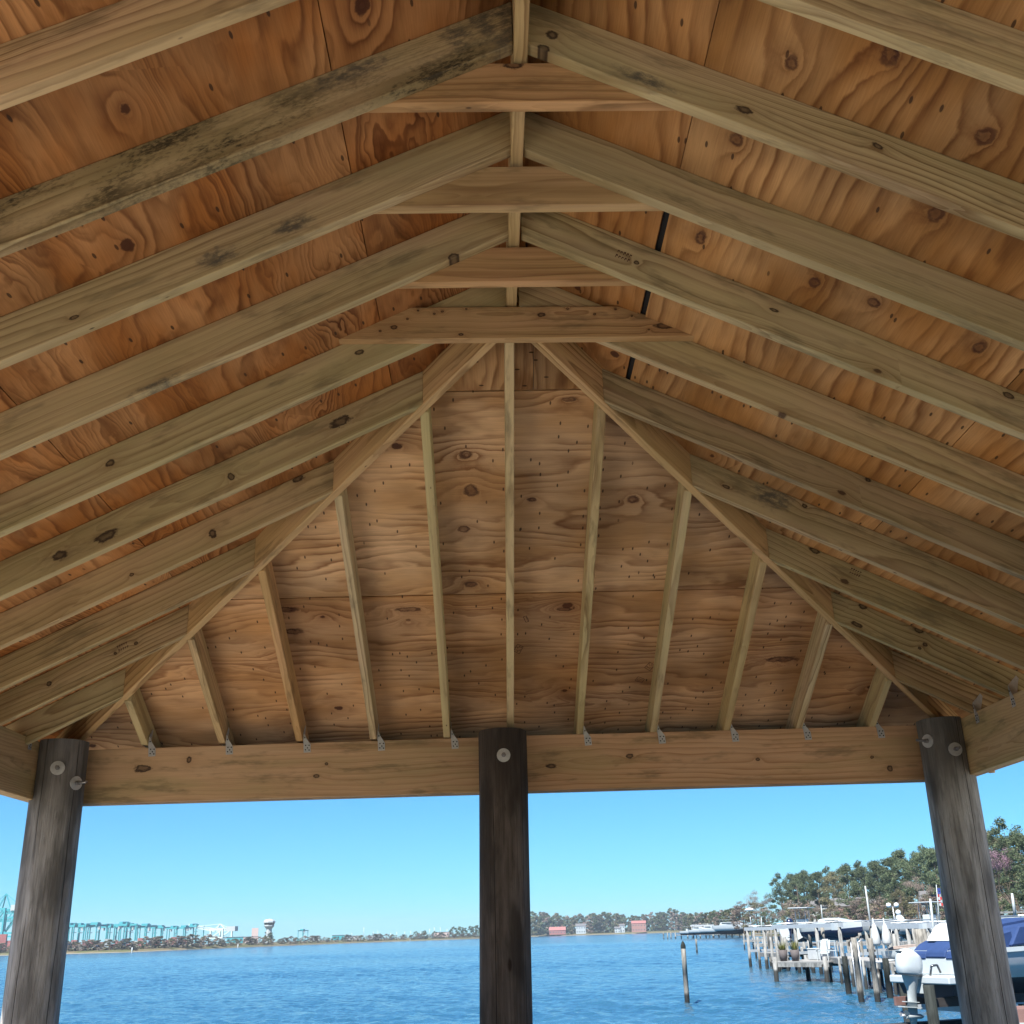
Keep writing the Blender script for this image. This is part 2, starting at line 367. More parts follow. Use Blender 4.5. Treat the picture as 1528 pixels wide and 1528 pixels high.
# ------------------------------------------------------------------ the pavilion
pav = thing('pavilion', 'open pine pavilion with hip roof, seen from inside, on dark round posts', 'pavilion', (0, -3.6, 0))
def V(x, y, z): return Vector((x, y, z+BZ))
S = 0.495; ZB = 1.2046; DV = 0.153; WL, WR = -2.53, 2.442; YR = -2.40; KH = 1.2046/2.40; OV = 0.42
def zbot(x): return ZB - S*abs(x)
EAVE = 2.92

def spots_for(I, spots, swap=False):
    out = []
    for (p, ru, rv, kind) in spots:
        q = I @ V(*p); out.append((q.x, q.y if swap else q.z, ru, rv, kind))
    return out
def plank(name, pts, ext, xdir, mat, tint=(1, 1, 1), seed=None, spots=(), mat_args=None, parent=None, bevel=0.0025):
    if spots or mat_args:
        X = Vector(xdir).normalized(); E = Vector(ext); Y = (E-X*E.dot(X)).normalized(); Z = X.cross(Y)
        c = sum((Vector(p) for p in pts), Vector())/len(pts) + E/2
        W = Matrix(((X.x, Y.x, Z.x, c.x), (X.y, Y.y, Z.y, c.y), (X.z, Y.z, Z.z, c.z), (0, 0, 0, 1)))
        a = dict(mat_args or {})
        if 'mould_world' in a:
            u = sorted((W.inverted() @ V(*q)).x for q in a.pop('mould_world')[:2]); a['mould'] = (u[0], u[1], 0.95)
        mat = lumber('pine_marked', spots=spots_for(W.inverted(), spots), **a)
    return board(name, pts, ext, xdir, mat, parent or pav, tint, seed, bevel)

# tints measured board by board: (r, g, b)
G, P_, N_, D_ = (0.93, 0.96, 0.86), (1.04, 0.95, 0.88), (1, 1, 1), (0.80, 0.80, 0.80)

def side_rafter(name, y, side, x0, tint=N_, seed=None, spots=(), mat_args=None):
    wi = abs(WL) if side < 0 else WR
    q = [(x0, zbot(x0)), (wi, zbot(wi)), (wi, 0.0 if zbot(wi) < 0 else zbot(wi)), (wi+0.10, 0.0), (wi+0.10, zbot(wi+0.10)), (EAVE, zbot(EAVE)), (EAVE, zbot(EAVE)+DV), (x0, zbot(x0)+DV)]
    pts = [V(side*a, y, z) for a, z in q]
    cl = [pts[0]]
    for p in pts[1:]:
        if (p-cl[-1]).length > 0.002: cl.append(p)
    return plank(name, cl, (0, 0.038, 0), (1, 0, -S*side), M_lumber, tint, seed, spots, mat_args)

CY_ = [-2.509, -2.960, -3.384, -3.797, -4.213, -4.63, -5.04, -5.45, -5.86, -6.27, -6.68, -7.09, -7.50]
spL = {0: [((-0.581, 0, 1.002), .016, .010, 'knot'), ((-1.45, 0, .569), .018, .013, 'knot')],
       1: [((-0.211, 0, 1.105), .02, .014, 'knot'), ((-1.158, 0, .640), .10, .012, 'stain')],
       2: [((-0.671, 0, .929), .075, .030, 'stain'), ((-0.878, 0, .82), .062, .032, 'stain'), ((-1.267, 0, .623), .014, .006, 'knot')],
       3: [((-0.456, 0, 1.10), .13, .035, 'stain'), ((-.06, 0, 1.27), .10, .12, 'stain'), ((-.16, 0, 1.22), .05, .06, 'stain')]}
spR = {3: [((.087, 0, 1.227), .016, .014, 'knot'), ((.064, 0, 1.181), .018, .012, 'knot'), ((.323, 0, 1.074), .10, .02, 'stain'), ((.581, 0, .969), .022, .011, 'knot'), ((.919, 0, .848), .016, .008, 'knot')],
       1: [((.406, 0, 1.073), .010, .008, 'knot'), ((.852, 0, .88), .016, .007, 'knot'), ((1.581, 0, .55), .018, .009, 'knot')]}
tL = [G, (0.98, 0.97, 0.90), (0.94, 0.93, 0.86), (0.92, 0.90, 0.82), (1.12, 1.02, 0.94)]
tR = [(1.0, 1.0, 0.92), (0.95, 0.99, 0.92), (0.85, 0.87, 0.82), (0.98, 1.0, 0.93), (1.0, 1.02, 0.95)]
YB = -5.5
for i, y in enumerate(CY_):
    if y < YB:
        for sd in (-1, 1): side_rafter('jack_rafter', y, sd, (YB-y)*1.004+.03)
        continue
    a = {}
    if i == 3: a = dict(mould_world=[(-1.9, 0, .35), (-0.10, 0, 1.24)])
    side_rafter('common_rafter', y, -1, 0.0195, tL[i] if i < 5 else N_, None, [((p[0], y, p[2]), u, v, k) for p, u, v, k in spL.get(i, [])], a)
    side_rafter('common_rafter', y, 1, 0.0195, tR[i] if i < 5 else N_, None, [((p[0], y, p[2]), u, v, k) for p, u, v, k in spR.get(i, [])])

# jack rafters of the two long slopes
YJ = [-2.055, -1.635, -1.215, -.812, -.385]
spJL = {0: [((-.711, 0, .943), .045, .022, 'knot'), ((-1.185, 0, .792), .03, .011, 'knot'), ((-1.139, 0, .706), .012, .016, 'knot'), ((-1.604, 0, .464), .045, .019, 'knot'), ((-1.776, 0, .385), .03, .018, 'knot')],
        1: [((-.952, 0, .874), .030, .013, 'knot'), ((-1.31, 0, .622), .016, .02, 'knot'), ((-1.638, 0, .443), .009, .008, 'knot')],
        3: [((-1.868, 0, .361), .010, .008, 'knot'), ((-1.964, 0, .313), .009, .008, 'knot'), ((-2.279, 0, .246), .009, .009, 'knot'), ((-2.269, 0, .169), .012, .012, 'knot')]}
spJR = {0: [((.988, 0, 1.0), .010, .007, 'knot'), ((1.427, 0, .642), .014, .010, 'knot')],
        1: [((1.142, 0, .753), .085, .060, 'stain'), ((1.19, 0, .735), .06, .05, 'stain'), ((1.286, 0, .70), .013, .011, 'knot'), ((.945, 0, .80), .018, .008, 'knot')],
        2: [((1.439, 0, .636), .028, .012, 'knot')],
        3: [((1.776, 0, .47), .022, .014, 'knot'), ((1.732, 0, .376), .030, .011, 'knot'), ((2.041, 0, .341), .030, .014, 'knot'), ((2.063, 0, .264), .013, .009, 'knot'), ((2.033, 0, .247), .010, .009, 'knot')]}
tJL = [(0.93, 0.95, 0.84), (0.98, 0.92, 0.82), (0.90, 0.86, 0.76), (0.86, 0.83, 0.74), (0.82, 0.86, 0.80)]
tJR = [(0.72, 0.70, 0.66), (0.86, 0.85, 0.80), (0.85, 0.88, 0.78), (0.88, 0.92, 0.82), (0.84, 0.78, 0.68)]
def hipx(y): return 2.45*(y-YR)/2.44
side_jacks = []
for i, y in enumerate(YJ):
    for side, sp, tt in ((-1, spJL, tJL), (1, spJR, tJR)):
        o = side_rafter('jack_rafter', y, side, hipx(y)+0.028, tt[i], None, [((p[0], y, p[2]), u, v, k) for p, u, v, k in sp.get(i, [])])
        side_jacks.append((o, side, y))

# hip end: king common and jack rafters
def end_rafter(name, x, y0, tint=N_, seed=None):
    z = lambda y: -KH*y
    q = [(y0, z(y0)), (0, 0.0), (0.10, 0.0), (0.10, z(0.10)), (OV, z(OV)), (OV, z(OV)+DV), (y0, z(y0)+DV)]
    return plank(name, [V(x-0.019, a, b) for a, b in q], (0.038, 0, 0), (0, 1, -KH), M_lumber_plain, tint, seed)
XE = [(-2.038, G), (-1.615, P_), (-1.188, (1.0, .80, .62)), (-.778, N_), (-.371, (0.96, 1.0, 0.86)), (.370, (0.98, 0.98, 0.84)), (.784, G), (1.197, (1.02, 1.0, 0.84)), (1.606, N_), (2.022, G)]
end_rafter('king_rafter', -0.016, YR+0.002, (1.03, 1.03, 0.93))
end_jacks = []
for x, t in XE:
    y0 = YR + abs(x)*2.44/2.45 + 0.028
    end_jacks.append((end_rafter('jack_rafter', x, y0, t), x))

# ridge board
RZ0 = 1.178
plank('ridge_board', [V(-.011-.019+.0, YR, RZ0), V(.016-.019, YB, RZ0), V(.016-.019, YB, ZB+DV), V(-.011-.019, YR, ZB+DV)], (0.038, 0, 0), (0, 1, 0), M_lumber_plain, (1.0, 0.93, 0.80), 0.31)

# hip rafters
for side, t in ((-1, (1.0, 0.86, 0.70)), (1, (1.0, 0.85, 0.68))):
    A = Vector((side*0.012, YR+0.012)); B = Vector((side*2.45, .04)); C = A + (B-A)*1.17
    dn = 0.014
    zA = ZB-dn - 0.006; zB_ = -dn; zC = zA + (zB_-zA)*1.17
    nrm = Vector((B.y-A.y, -(B.x-A.x), 0)).normalized()*0.038
    top = 0.147
    f = 1.02; Bx = A+(B-A)*f; zBx = zA+(zB_-zA)*f
    pts = [V(A.x, A.y, zA), V(B.x, B.y, zB_), V(C.x, C.y, zC+.0), V(C.x, C.y, zC+dn+top), V(A.x, A.y, zA+dn+top)]
    pts = [p - nrm/2 for p in pts]
    plank('hip_rafter', pts, nrm, (B.x-A.x, B.y-A.y, zB_-zA), M_lumber_plain, t, 0.44+side*0.1)

# collar ties; the first is nailed on the near side of the rafters at the ridge end
ties = [(-2.547, 0.0, 1.036, 1.170, 0.675, 0.388, (1.0, .80, .66)), (-2.922, 0, 1.030, 1.168, 0, 0, (1.02, .78, .62)), (-3.346, 0, 1.018, 1.162, 0, 0, (.93, .80, .66)), (-3.759, 0, 1.034, 1.168, 0, 0, (1.05, .78, .62))]
for i, (y, _, z0, z1, xb, xt, t) in enumerate(ties):
    if i == 0:
        q = [(-xb, z0), (xb, z0-.008), (xb, z0+.020), (xt, z1-.006), (-xt, z1), (-xb, z0+.028)]
        sp = [((-.45, y, 1.085), .014, .009, 'knot'), ((.10, y, 1.13), .014, .009, 'knot'), ((.56, y, 1.075), .035, .012, 'knot'), ((-.20, y, 1.05), .01, .006, 'knot')] + [((a_, y, z_), .005, .0045, 'knot') for a_, z_ in ((-.36, 1.155), (-.30, 1.14), (-.40, 1.12), (-.27, 1.15), (.38, 1.15), (.30, 1.13), (.44, 1.12), (-.5, 1.07), (.5, 1.06), (-.18, 1.16), (.2, 1.155))]
        y0 = y
    else:
        y0 = y + 0.0005
        def xs(z): return (ZB+DV-z)/S - 0.02
        q = [(-xs(z0), z0), (xs(z0), z0), (xs(z1), z1), (-xs(z1), z1)]
        sp = [((-.02, y, 1.16), .03, .012, 'knot')] if i == 3 else []
    plank('collar_tie', [V(a, y0, z) for a, z in q], (0, 0.038, 0), (1, 0, 0), M_lumber_plain, t, None, sp, dict(knots=0.05) if sp else None)
for y in (-4.175, -4.592, -5.002, -5.412):
    xs = lambda z: (ZB+DV-z)/S - 0.02
    plank('collar_tie', [V(-xs(1.03), y+.0005, 1.03), V(xs(1.03), y+.0005, 1.03), V(xs(1.165), y+.0005, 1.165), V(-xs(1.165), y+.0005, 1.165)], (0, .038, 0), (1, 0, 0), M_lumber_plain)

# plywood sheets
def clip(poly, a, b, c):               # keep a*x+b*y<=c
    out = []
    for i in range(len(poly)):
        p, q = poly[i], poly[(i+1) % len(poly)]; dp = a*p[0]+b*p[1]-c; dq = a*q[0]+b*q[1]-c
        if dp <= 0: out.append(p)
        if dp*dq < 0: t = dp/(dp-dq); out.append((p[0]+(q[0]-p[0])*t, p[1]+(q[1]-p[1])*t))
    return out
def sheet(poly, zf, normal, grain, mats, tint, seed, spots=()):
    if len(poly) < 3: return
    pts = [V(x, y, zf(x, y)) for x, y in poly]
    X = Vector(grain).normalized(); Z = Vector(normal).normalized(); Y = Z.cross(X)
    c = sum(pts, Vector())/len(pts)
    W = Matrix(((X.x, Y.x, Z.x, c.x), (X.y, Y.y, Z.y, c.y), (X.z, Y.z, Z.z, c.z), (0, 0, 0, 1))); I = W.inverted()
    mt = plywood('plywood_marked', spots=spots_for(I, spots, True), **mats) if spots else mats
    o = MB().extrude([I @ p for p in pts], (0, 0, 0.012)).build('plywood_sheet', mt, pav, 0.0, W); o.color = (*tint, seed)
    return o
M_plyL = plywood('plywood_left', F=15, A=5.2, comb=1.0, knots=0.16, **PLY_L)
M_plyR = plywood("plywood_right", F=17, A=2.2, comb=0.15, knots=0.20, **PLY_R)
M_plyH = plywood('plywood_end', F=15, A=4.2, comb=0.35, knots=0.14, **PLY_H)
kR = [(.613, -3.58, 1.053), (1.143, -3.586, .79), (.595, -3.11, 1.062), (1.125, -3.122, .799), (.947, -3.108, .887), (.883, -4.035, .919), (.683, -3.906, 1.018), (1.148, -3.897, .788), (1.44, -3.101, .643)]
for side, bands in ((-1, [(0.0, .500), (.503, 1.592), (1.595, 2.68), (2.683, EAVE)]), (1, [(0.0, .4885), (.4905, 1.578), (1.581, 2.67), (2.673, EAVE)])):
    zf = lambda x, y: ZB + DV + 0.0015 - S*abs(x)
    for bi, (a, b) in enumerate(bands):
        cuts = [[-8.6, -5.61, -3.17, 0.6], [-8.6, -6.66, -4.194, -1.62, 0.6]][bi % 2]
        for ci in range(len(cuts)-1):
            y0, y1 = cuts[ci]+.0015, cuts[ci+1]-.0015
            poly = [(side*a, y0), (side*b, y0), (side*b, y1), (side*a, y1)]
            if side > 0 and bi == 0 and ci == 2: poly = clip(poly, 1, 0, .470)
            poly = clip(poly, -side*2.44/2.45, 1, YR - 0.004); poly = clip(poly, -side*1.004, -1, -YB)
            vary = 0.90 + 0.2*rnd.random()
            sp = []; mats = M_plyL if side < 0 else M_plyR
            if side > 0 and bi == 1 and ci == 2:
                sp = [(k, .024+.006*(j % 3), .018+.005*(j % 2), 'knot') for j, k in enumerate(kR)]
                mats = dict(F=17, A=2.2, comb=0.15, knots=0.08, **PLY_R)
            t = (vary, vary, vary)
            if bi == 0: t = (vary*.86, vary*.80, vary*.74)
            sheet(poly, zf, (side*S, 0, 1), (0, 1, 0), mats, t, rnd.random(), sp)
# felt strip over the open joint of the right slope
g = [V(.474, -3.3, zbot(.474)+DV+.0165), V(.497, -3.3, zbot(.497)+DV+.0165), V(.497, -1.93, zbot(.497)+DV+.0165), V(.474, -1.97, zbot(.474)+DV+.0165)]
MB().extrude([p - V(0, -3.6, 0) + Vector((0, 0, BZ)) for p in g], (0, 0, .003)).build('felt_strip', M_felt, pav)
kH = [((-.21, -1.634, .979), .030, .024, 'knot'), ((-.191, -1.444, .882), .036, .036, 'knot'), ((-.23, -1.233, .774), .030, .022, 'knot'), ((-.211, -.898, .603), .034, .020, 'knot'),
      ((.565, -1.381, .85), .026, .024, 'knot'), ((.088, -1.391, .855), .022, .014, 'knot'), ((.246, -1.897, 1.113), .03, .012, 'knot')]
kH2 = [((1.456, -.334, .315), .09, .022, 'knot'), ((-.529, -.742, .523), .07, .016, 'knot'), ((-1.138, -.759, .532), .05, .02, 'knot'), ((-1.143, -.612, .457), .055, .022, 'knot'), ((.268, -.72, .512), .04, .014, 'knot')]
zh = lambda x, y: DV + 0.0015 - KH*y
for bi, (a, b, cuts) in enumerate([(YR, -1.949, [-.6, .088, .7]), (-1.942, -.834, [-1.8, -.369, .785, 1.8]), (-.827, .262, [-3.2, -1.19, 1.20, 3.2]), (.265, OV, [-3.2, -.4, 2.0, 3.2])]):
    for ci in range(len(cuts)-1):
        x0, x1 = cuts[ci]+.0012, cuts[ci+1]-.0012
        poly = [(x0, a), (x1, a), (x1, b), (x0, b)]
        for sd in (-1, 1): poly = clip(poly, sd*2.44/2.45, -1, -YR-.004)
        mats = M_plyH; sp = []
        if bi == 1 and ci in (0, 1): sp = [k for k in kH if (ci == 0) == (k[0][0] < -.369)] or []; mats = dict(F=14, A=4.0, comb=0.25, knots=0.02, **PLY_H) if sp else M_plyH
        if bi == 2 and ci in (1, 2, 0): sp = [k for k in kH2 if x0 < k[0][0] < x1]; mats = dict(F=18, A=3.6, comb=0.6, knots=0.16, **PLY_H) if sp else M_plyH
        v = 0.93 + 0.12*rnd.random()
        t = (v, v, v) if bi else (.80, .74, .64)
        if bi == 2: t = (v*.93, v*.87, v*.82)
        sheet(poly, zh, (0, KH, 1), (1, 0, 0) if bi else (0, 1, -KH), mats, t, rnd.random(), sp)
# inspection stamps printed on the plywood (faint, unreadable)
def stamp(cx, cy, tilt, w, h, lines=2):
    m = MB(); c0 = Vector((cx, cy, zh(cx, cy))); X = Vector((1, 0, 0)); Y = Vector((0, 1, -KH)).normalized(); ca, sa = math.cos(tilt), math.sin(tilt)
    U_ = X*ca + Y*sa; V_ = -X*sa + Y*ca; off = Vector((0, -KH, -1)).normalized()*0.0006
    def seg(u0, v0, u1, v1, t):
        a, b = c0+U_*u0+V_*v0+off, c0+U_*u1+V_*v1+off; d = (b-a).normalized(); n = d.cross(off).normalized()*t/2
        m.extrude([V(*(a-n)), V(*(b-n)), V(*(b+n)), V(*(a+n))], off*0.5)
    for q in ((-w, -h, w, -h*.7), (w, -h*.7, w, h), (w, h, -w, h*.7), (-w, h*.7, -w, -h)): seg(*q, 0.003)
    for j in range(lines*5): a = -w*.7+1.3*w*(j % 5)/4; vv = (j//5-0.5)*h*.7; seg(a, vv, a+w*.16*rnd.uniform(.4, 1.2), vv+h*rnd.uniform(-.35, .35), .0035)
    m.v = [tuple(Vector(v)-Vector((0, -3.6, 0))) for v in m.v]
    m.build('grade_stamp', M_ink, pav)
stamp(.030, -.451, .35, .018, .035); stamp(.745, -.30, .5, .020, .030); stamp(.70, -.20, .4, .022, .020); stamp(.069, -.659, 1.2, .022, .010, 1)

def rafter_stamp(x, y, z, side):
    m = MB(); u = Vector((1, 0, -S*side)).normalized(); v = Vector((S*side, 0, 1)).normalized(); c = V(x, y-.0008, z) - Vector((0, -3.6, 0))
    for r_ in (-1, 1):
        for k in range(5):
            a = c + u*(k-2)*.011 + v*(r_*.010); w = u*.0035; h = v*rnd.uniform(.004, .007)
            m.extrude([a-w-h, a-w*.3-h, a-w*.3+h*.2, a+w-h*.2, a+w+h, a-w+h], (0, .0006, 0))
    m.build('lumber_stamp', M_ink, pav)
rafter_stamp(.363, -2.960, 1.100, 1); rafter_stamp(-1.93, -.812, .345, -1); rafter_stamp(1.62, -1.215, .52, 1)
# roof covering above the sheets, fascia boards
def slab(name, poly, zf, dz, th, mt):
    pts = [V(x, y, zf(x, y)+dz) - Vector((0, -3.6, 0)) for x, y in poly]
    MB().extrude(pts, (0, 0, th)).build(name, mt, pav)
E2 = EAVE+.03
for side in (-1, 1):
    poly = [(0, YB), (side*E2, YB-E2*1.004), (side*E2, YR+E2*2.44/2.45), (0, YR)]
    slab('shingle_slope', poly, lambda x, y: ZB+DV-S*abs(x), 0.020, 0.012, M_shingle)
slab('shingle_slope', [(0, YB-.001), (E2, YB-E2*1.004), (-E2, YB-E2*1.004)], lambda x, y: ZB+DV+(y-YB)*S, 0.020, 0.012, M_shingle)
sheet([(0, YB), (2.9, YB-2.9), (-2.9, YB-2.9)], lambda x, y: ZB+DV+(y-YB)*S, (0, -S, 1), (1, 0, 0), M_plyH, (1, 1, 1), .3)
for sd in (-1, 1):
    a_, b_ = Vector((0, YB)), Vector((sd*2.5, YB-2.5)); n_ = Vector((b_.y-a_.y, -(b_.x-a_.x), 0)).normalized()*.038
    plank('hip_rafter', [V(0, YB, ZB-.014), V(b_.x, b_.y, ZB-.014-2.5*S), V(b_.x, b_.y, ZB+.14-2.5*S), V(0, YB, ZB+.14)], n_, (b_.x, b_.y-YB, -2.5*S), M_lumber_plain)
slab('shingle_slope', [(0, YR+.001), (E2, YR+E2*2.44/2.45), (-E2, YR+E2*2.44/2.45)], lambda x, y: DV-KH*y, 0.020, 0.012, M_shingle)
for side in (-1, 1):
    x = side*EAVE; zt_ = zbot(EAVE)+DV-.002
    board('fascia_board', [V(x, -8.4, zt_-.09), V(x, OV, zt_-.09), V(x, OV, zt_), V(x, -8.4, zt_)], (side*.02, 0, 0), (0, 1, 0), M_fascia, pav)
zt_ = DV-KH*OV-.002
board('fascia_board', [V(-EAVE, OV, zt_-.12), V(EAVE, OV, zt_-.12), V(EAVE, OV, zt_), V(-EAVE, OV, zt_)], (0, .02, 0), (1, 0, 0), M_fascia, pav)

# beams: doubled planks let into the outer side of the posts
BH = -.305
beam_sp = [((-2.039, 0, -.13), .045, .020, 'knot'), ((-1.787, 0, -.089), .014, .018, 'knot'), ((-1.087, 0, -.194), .016, .010, 'knot'), ((-1.034, 0, -.13), .009, .008, 'knot')]
beam_sp2 = [((.206, 0, -.173), .028, .014, 'knot'), ((.644, 0, -.129), .022, .013, 'knot'), ((1.356, 0, -.165), .012, .010, 'knot'), ((2.088, 0, -.235), .014, .016, 'knot'), ((1.996, 0, -.17), .010, .009, 'knot')]
ba = dict(light=(0.52, 0.35, 0.225), dark=(0.30, 0.165, 0.088), rings=34, knots=0.03)
plank('end_beam', [V(WL-.004, 0, BH-.006), V(-.06, 0, BH-.001), V(-.06, 0, -.004), V(WL-.004, 0, -.022)], (0, .04, 0), (1, 0, 0), M_beam, (.96, .97, .93), .37, beam_sp, ba)
plank('end_beam', [V(-.058, 0, BH-.001), V(WR+.004, 0, BH+.004), V(WR+.004, 0, .002), V(-.058, 0, -.002)], (0, .04, 0), (1, 0, 0), M_beam, (1.02, .97, .90), .62, beam_sp2, ba)
plank('end_beam', [V(WL-.004, .042, BH-.010), V(WR+.004, .042, BH), V(WR+.004, .042, -.004), V(WL-.004, .042, -.024)], (0, .04, 0), (1, 0, 0), M_beam, D_, .2)
for side, w in ((-1, WL), (1, WR)):
    for j in (0, 1):
        x = w + side*(.042*j)
        plank('side_beam', [V(x, -8.04, BH+.002*j), V(x, .082, BH+.002*j), V(x, .082, -.004), V(x, -8.04, -.004)], (side*.04, 0, 0), (0, 1, 0), M_beam, (.92, .95, .82) if side > 0 else (.86, .88, .78), .5+.1*side+.07*j)
plank('end_beam', [V(WL, -7.96, BH), V(WR, -7.96, BH), V(WR, -7.96, 0), V(WL, -7.96, 0)], (0, -.08, 0), (1, 0, 0), M_beam)

# round posts, notched at the head for the beams
def post(x, y, r, cuts, zlow=-BZ-2.2, top=.006, tint=N_, lean=(0, 0), washers=()):
    """cuts: half planes (a, b, c) with a*X+b*Y<=c kept above the notch (world x, y)"""
    n = 56; ring = [(x + r*math.cos(2*math.pi*i/n), y + r*math.sin(2*math.pi*i/n)) for i in range(n)]
    W = Matrix.Translation(V(x, y, 0)); m = MB()
    def rad(a, z): return 1 + .012*math.sin(3*a+z*1.7+x) + .008*math.sin(7*a-z*2.3) + .006*math.sin(13*a+z*.9)
    zs = [zlow + (BH-.0015-zlow)*i/24 for i in range(25)]
    vs = []
    for z in zs:
        for i in range(n):
            a = 2*math.pi*i/n; k = r*rad(a, z)*(1 - .010*(z-BH)); vs.append((k*math.cos(a)+lean[0]*(z-BH), k*math.sin(a)+lean[1]*(z-BH), z))
    m.raw(vs, [(j*n+i, j*n+(i+1) % n, (j+1)*n+(i+1) % n, (j+1)*n+i) for j in range(24) for i in range(n)], True)
    m.raw([(a*.998, b*.998, c-.0004) for a, b, c in vs[-n:]], [tuple(range(n))]); m.raw([(a*.998, b*.998, c) for a, b, c in vs[:n]], [tuple(range(n-1, -1, -1))])
    poly = [(x + r*rad(2*math.pi*i/n, 0)*math.cos(2*math.pi*i/n), y + r*rad(2*math.pi*i/n, 0)*math.sin(2*math.pi*i/n)) for i in range(n)]
    for c in cuts: poly = clip(poly, *c)
    m.extrude([(p[0]-x, p[1]-y, BH-.004) for p in poly], (0, 0, top-BH+.004))
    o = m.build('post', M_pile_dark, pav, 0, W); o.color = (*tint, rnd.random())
    for (wx, wz, ang, rod) in washers:          # ang: direction the washer faces, from -Y towards +X
        dx, dy = math.sin(ang), -math.cos(ang)
        c = Vector((dx*(r+.003), dy*(r+.003), wz))
        d = Vector((dx, dy, 0))
        wsh = MB().tube(c-d*.006, c+d*.004, .036, .036, 24, smooth=False).build('washer', M_galv, o)
        b = MB().tube(c+d*.004, c+d*.022, .0125, .0125, 6, smooth=False); b.tube(c+d*.022, c+d*(.03+rod), .007, .007, 8)
        b.build('bolt', M_bolt, wsh)
    return o
cl = [(0, 1, -.002), (-1, 0, -WL-.002)]; cr = [(0, 1, -.002), (1, 0, WR-.002)]
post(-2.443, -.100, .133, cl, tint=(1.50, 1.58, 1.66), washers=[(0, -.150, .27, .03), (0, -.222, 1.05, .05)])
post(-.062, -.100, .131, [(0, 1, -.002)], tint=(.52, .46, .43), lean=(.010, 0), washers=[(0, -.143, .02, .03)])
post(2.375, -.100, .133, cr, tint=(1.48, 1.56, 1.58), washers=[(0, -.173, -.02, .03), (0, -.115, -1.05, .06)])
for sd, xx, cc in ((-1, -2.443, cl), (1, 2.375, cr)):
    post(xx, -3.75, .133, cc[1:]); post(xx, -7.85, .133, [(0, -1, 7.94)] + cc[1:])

# hurricane ties, one on each jack rafter where it crosses the beam
def tie_mesh():
    m = MB()
    m.extrude([(0, -.0012, .045), (.006, -.0012, .048), (.016, -.0012, .020), (.042, -.0012, -.018), (.044, -.0012, -.060), (.006, -.0012, -.062), (.002, -.0012, -.010)], (0, .0012, 0))
    m.extrude([(.0012, 0, .050), (.0012, .05, .10), (.0012, .06, .085), (.0012, .035, -.002), (.0012, 0, -.002)], (-.0012, 0, 0))
    m.mat(1)
    for a, b in ((.015, -.022), (.034, -.022), (.015, -.046), (.035, -.048), (.009, .020), (.026, -.036)): m.tube((a, -.0012, b), (a, -.0032, b), .0038, .0038, 7, smooth=False)
    return m.mesh('hurricane_tie', [M_galv, M_hole])
TM = tie_mesh()
for o, x in end_jacks:
    link('hurricane_tie', TM, Matrix.Translation(V(x+.021, -.0005, -.004)), o)
for o, side, y in side_jacks:
    if side > 0: w = Matrix.Translation(V(WR-.0005, y-.003, -.004)) @ Matrix.Rotation(R(-90), 4, 'Z')
    else: w = Matrix.Translation(V(WL+.0005, y+.041, -.004)) @ Matrix.Rotation(R(90), 4, 'Z')
    link('hurricane_tie', TM, w, o)

# ------------------------------------------------------------------ deck under the pavilion, walkway and bank behind
M_deck = lumber('deck_board', light=(0.64, 0.57, 0.48), dark=(0.48, 0.42, 0.34))
dk = thing('deck', 'grey plank deck on pilings that carries the pavilion, widened to bounce sunlight', 'deck', (0, -4, 0))
m = MB(); y = -9.8
while y < .55: m.box((0, y+4+.068, -.02), (25.0, .136, .038)); y += .142  # spread far beyond the roof so sunlit planks bounce light up to the ceiling
m.build('plank_floor', M_deck, dk)
m = MB()
for x in (-12.3, -10, -8, -6.4, -4.8, -3.2, -1.6, 0, 1.6, 3.2, 4.8, 6.4, 8, 10, 12.3): m.box((x, -.7, -.16), (.09, 10.0, .22))
m.build('joist_frame', M_deck, dk)
# ------------------------------------------------------------------ water and land
def water_mat():
    b = NB('river_water'); P = b.n('ShaderNodeNewGeometry').outputs['Position']; p = b.xyz(P)
    v = lambda a, c: b.vec(b.mul(p[0], a), b.mul(p[1], c), 0.0)
    n1 = b.noise(v(.55, 1.0), 1.0, 3, 0.60, 0.3); n2 = b.noise(v(1.9, 3.0), 1.0, 3, 0.6, 0.2); n3 = b.noise(v(.018, .05), 1.0, 3, 0.6)
    n4 = b.noise(v(.12, .26), 1.0, 2, 0.5)
    h = b.add(b.mul(n1, 1.0), b.add(b.mul(n2, .42), b.mul(n4, 1.1)))
    bp = b.n('ShaderNodeBump'); bp.inputs['Strength'].default_value = 0.6; bp.inputs['Distance'].default_value = 0.25
    b.put(bp.inputs['Height'], h); b.t.links.new(bp.outputs[0], b.b.inputs['Normal'])
    c = b.mix(b.step(n3, .35, .65), (0.014, 0.062, 0.108), (0.026, 0.088, 0.142))
    b.b.inputs['IOR'].default_value = 1.33
    return b.fin(c, 0.10, 0.5)
